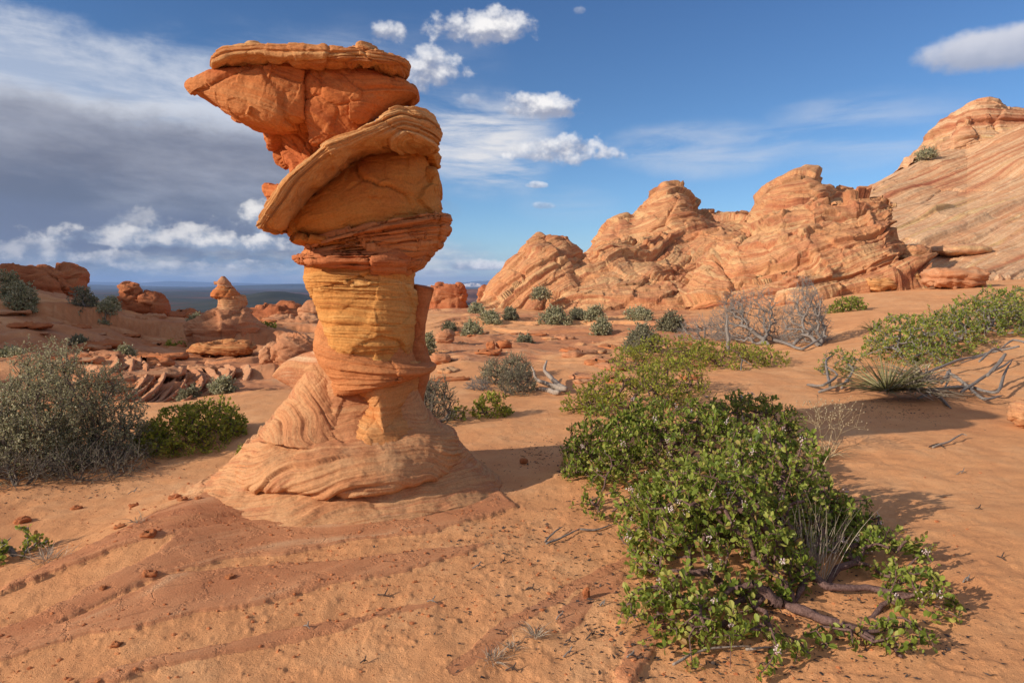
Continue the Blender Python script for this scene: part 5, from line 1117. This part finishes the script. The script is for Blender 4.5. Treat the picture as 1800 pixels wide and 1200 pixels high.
blades('dry_grass', 'bent straw tuft drooping onto the sand behind the pale stalks', 1455, 800, 60, 0.36, 1.1, 'straw', 7, wd=0.008, droop=0.55, r0=0.05, curl=0.2)
blades('dry_grass', 'short grey tuft of dead grass on the foreground sand right of centre', 940, 1122, 60, 0.10, 1.0, 'greystraw', 8, wd=0.004, droop=0.3, r0=0.03, curl=0.2)
blades('dry_grass', 'low dark tuft of dead stems in the foreground beside the short grey tuft', 900, 1138, 45, 0.07, 1.2, 'greystraw', 9, wd=0.004, droop=0.4, r0=0.03, curl=0.2)
blades('dry_grass', 'flat grey tuft at the bottom centre of the sand', 868, 1160, 60, 0.09, 1.3, 'greystraw', 10, wd=0.004, droop=0.4, r0=0.05, curl=0.3)
blades('dry_grass', 'grey green tuft on the crumbly sand at lower left', 85, 992, 110, 0.13, 1.35, 'greystraw', 11, wd=0.004, droop=0.3, r0=0.10, curl=0.3)
blades('dry_grass', 'thin dry tuft beside the stones left of the pillar apron', 245, 945, 40, 0.10, 1.3, 'greystraw', 12, wd=0.004, droop=0.4, r0=0.04, curl=0.3)
blades('dry_grass', 'white dead straw wisp under the large grey shrub', 105, 842, 40, 0.16, 1.2, 'straw', 13, wd=0.006, droop=0.5, r0=0.04, curl=0.3)
def seed_heads():
    """an airy ricegrass clump: hair-thin stalks that fork and end in seeds"""
    rng = np.random.RandomState(4); g = np.array(GP(1455, 792)); tips = np.stack([rng.normal(0, .14, 150), rng.normal(0, .14, 150), rng.uniform(.22, .50, 150)], -1)
    nd, par, cnt, ti, d = grow(tips, np.array([[0, 0, 0.0], [.02, .02, 0], [-.02, 0, 0]]), rng, 0.08, .2, .6)
    t = empty('ricegrass', g); tag(t, 'airy dry grass with hair thin branching stalks and pale seeds beside the green bush', 'grass')
    V, F = tubes(nd, par, np.full(len(nd), 0.0012)*np.maximum(cnt, 1)**.2, 3); me = mesh('stalks', V, [F], M['straw'], {'tint': np.full(len(V), .6)}); link('stalks', me, t)
    oc = np.array([(1,0,0),(0,1,0),(-1,0,0),(0,-1,0),(0,0,1.3),(0,0,-1.3)])*0.006; ff = np.array([(0,1,4),(1,2,4),(2,3,4),(3,0,4),(1,0,5),(2,1,5),(3,2,5),(0,3,5)])
    V = (nd[ti][:, None] + oc[None]).reshape(-1, 3); link('seeds', mesh('seeds', V, [(ff[None] + np.arange(len(ti))[:, None, None]*6).reshape(-1, 3)], M['straw'], {'tint': np.full(len(V), .9)}), t)
seed_heads()

# ------------------------------------------------------------------ the air
def haze():
    x0, x1, y0, y1, z0, z1 = -30000, 30000, -2000, 45000, -160, 420
    V = [(x, y, z) for z in (z0, z1) for y in (y0, y1) for x in (x0, x1)]
    F = [(0,2,3,1),(4,5,7,6),(0,1,5,4),(1,3,7,5),(3,2,6,7),(2,0,4,6)]
    m = bpy.data.materials.new('thin_air'); m.use_nodes = True; nt = m.node_tree; nt.nodes.clear()
    o = nt.nodes.new('ShaderNodeOutputMaterial'); v = nt.nodes.new('ShaderNodeVolumePrincipled'); nt.links.new(v.outputs[0], o.inputs['Volume'])
    v.inputs['Color'].default_value = (0.36, 0.56, 1.0, 1); v.inputs['Density'].default_value = 4.0e-5
    tag(link('haze', mesh('haze', V, [np.array(F)], m, smooth=False)), kind='stuff')
haze()
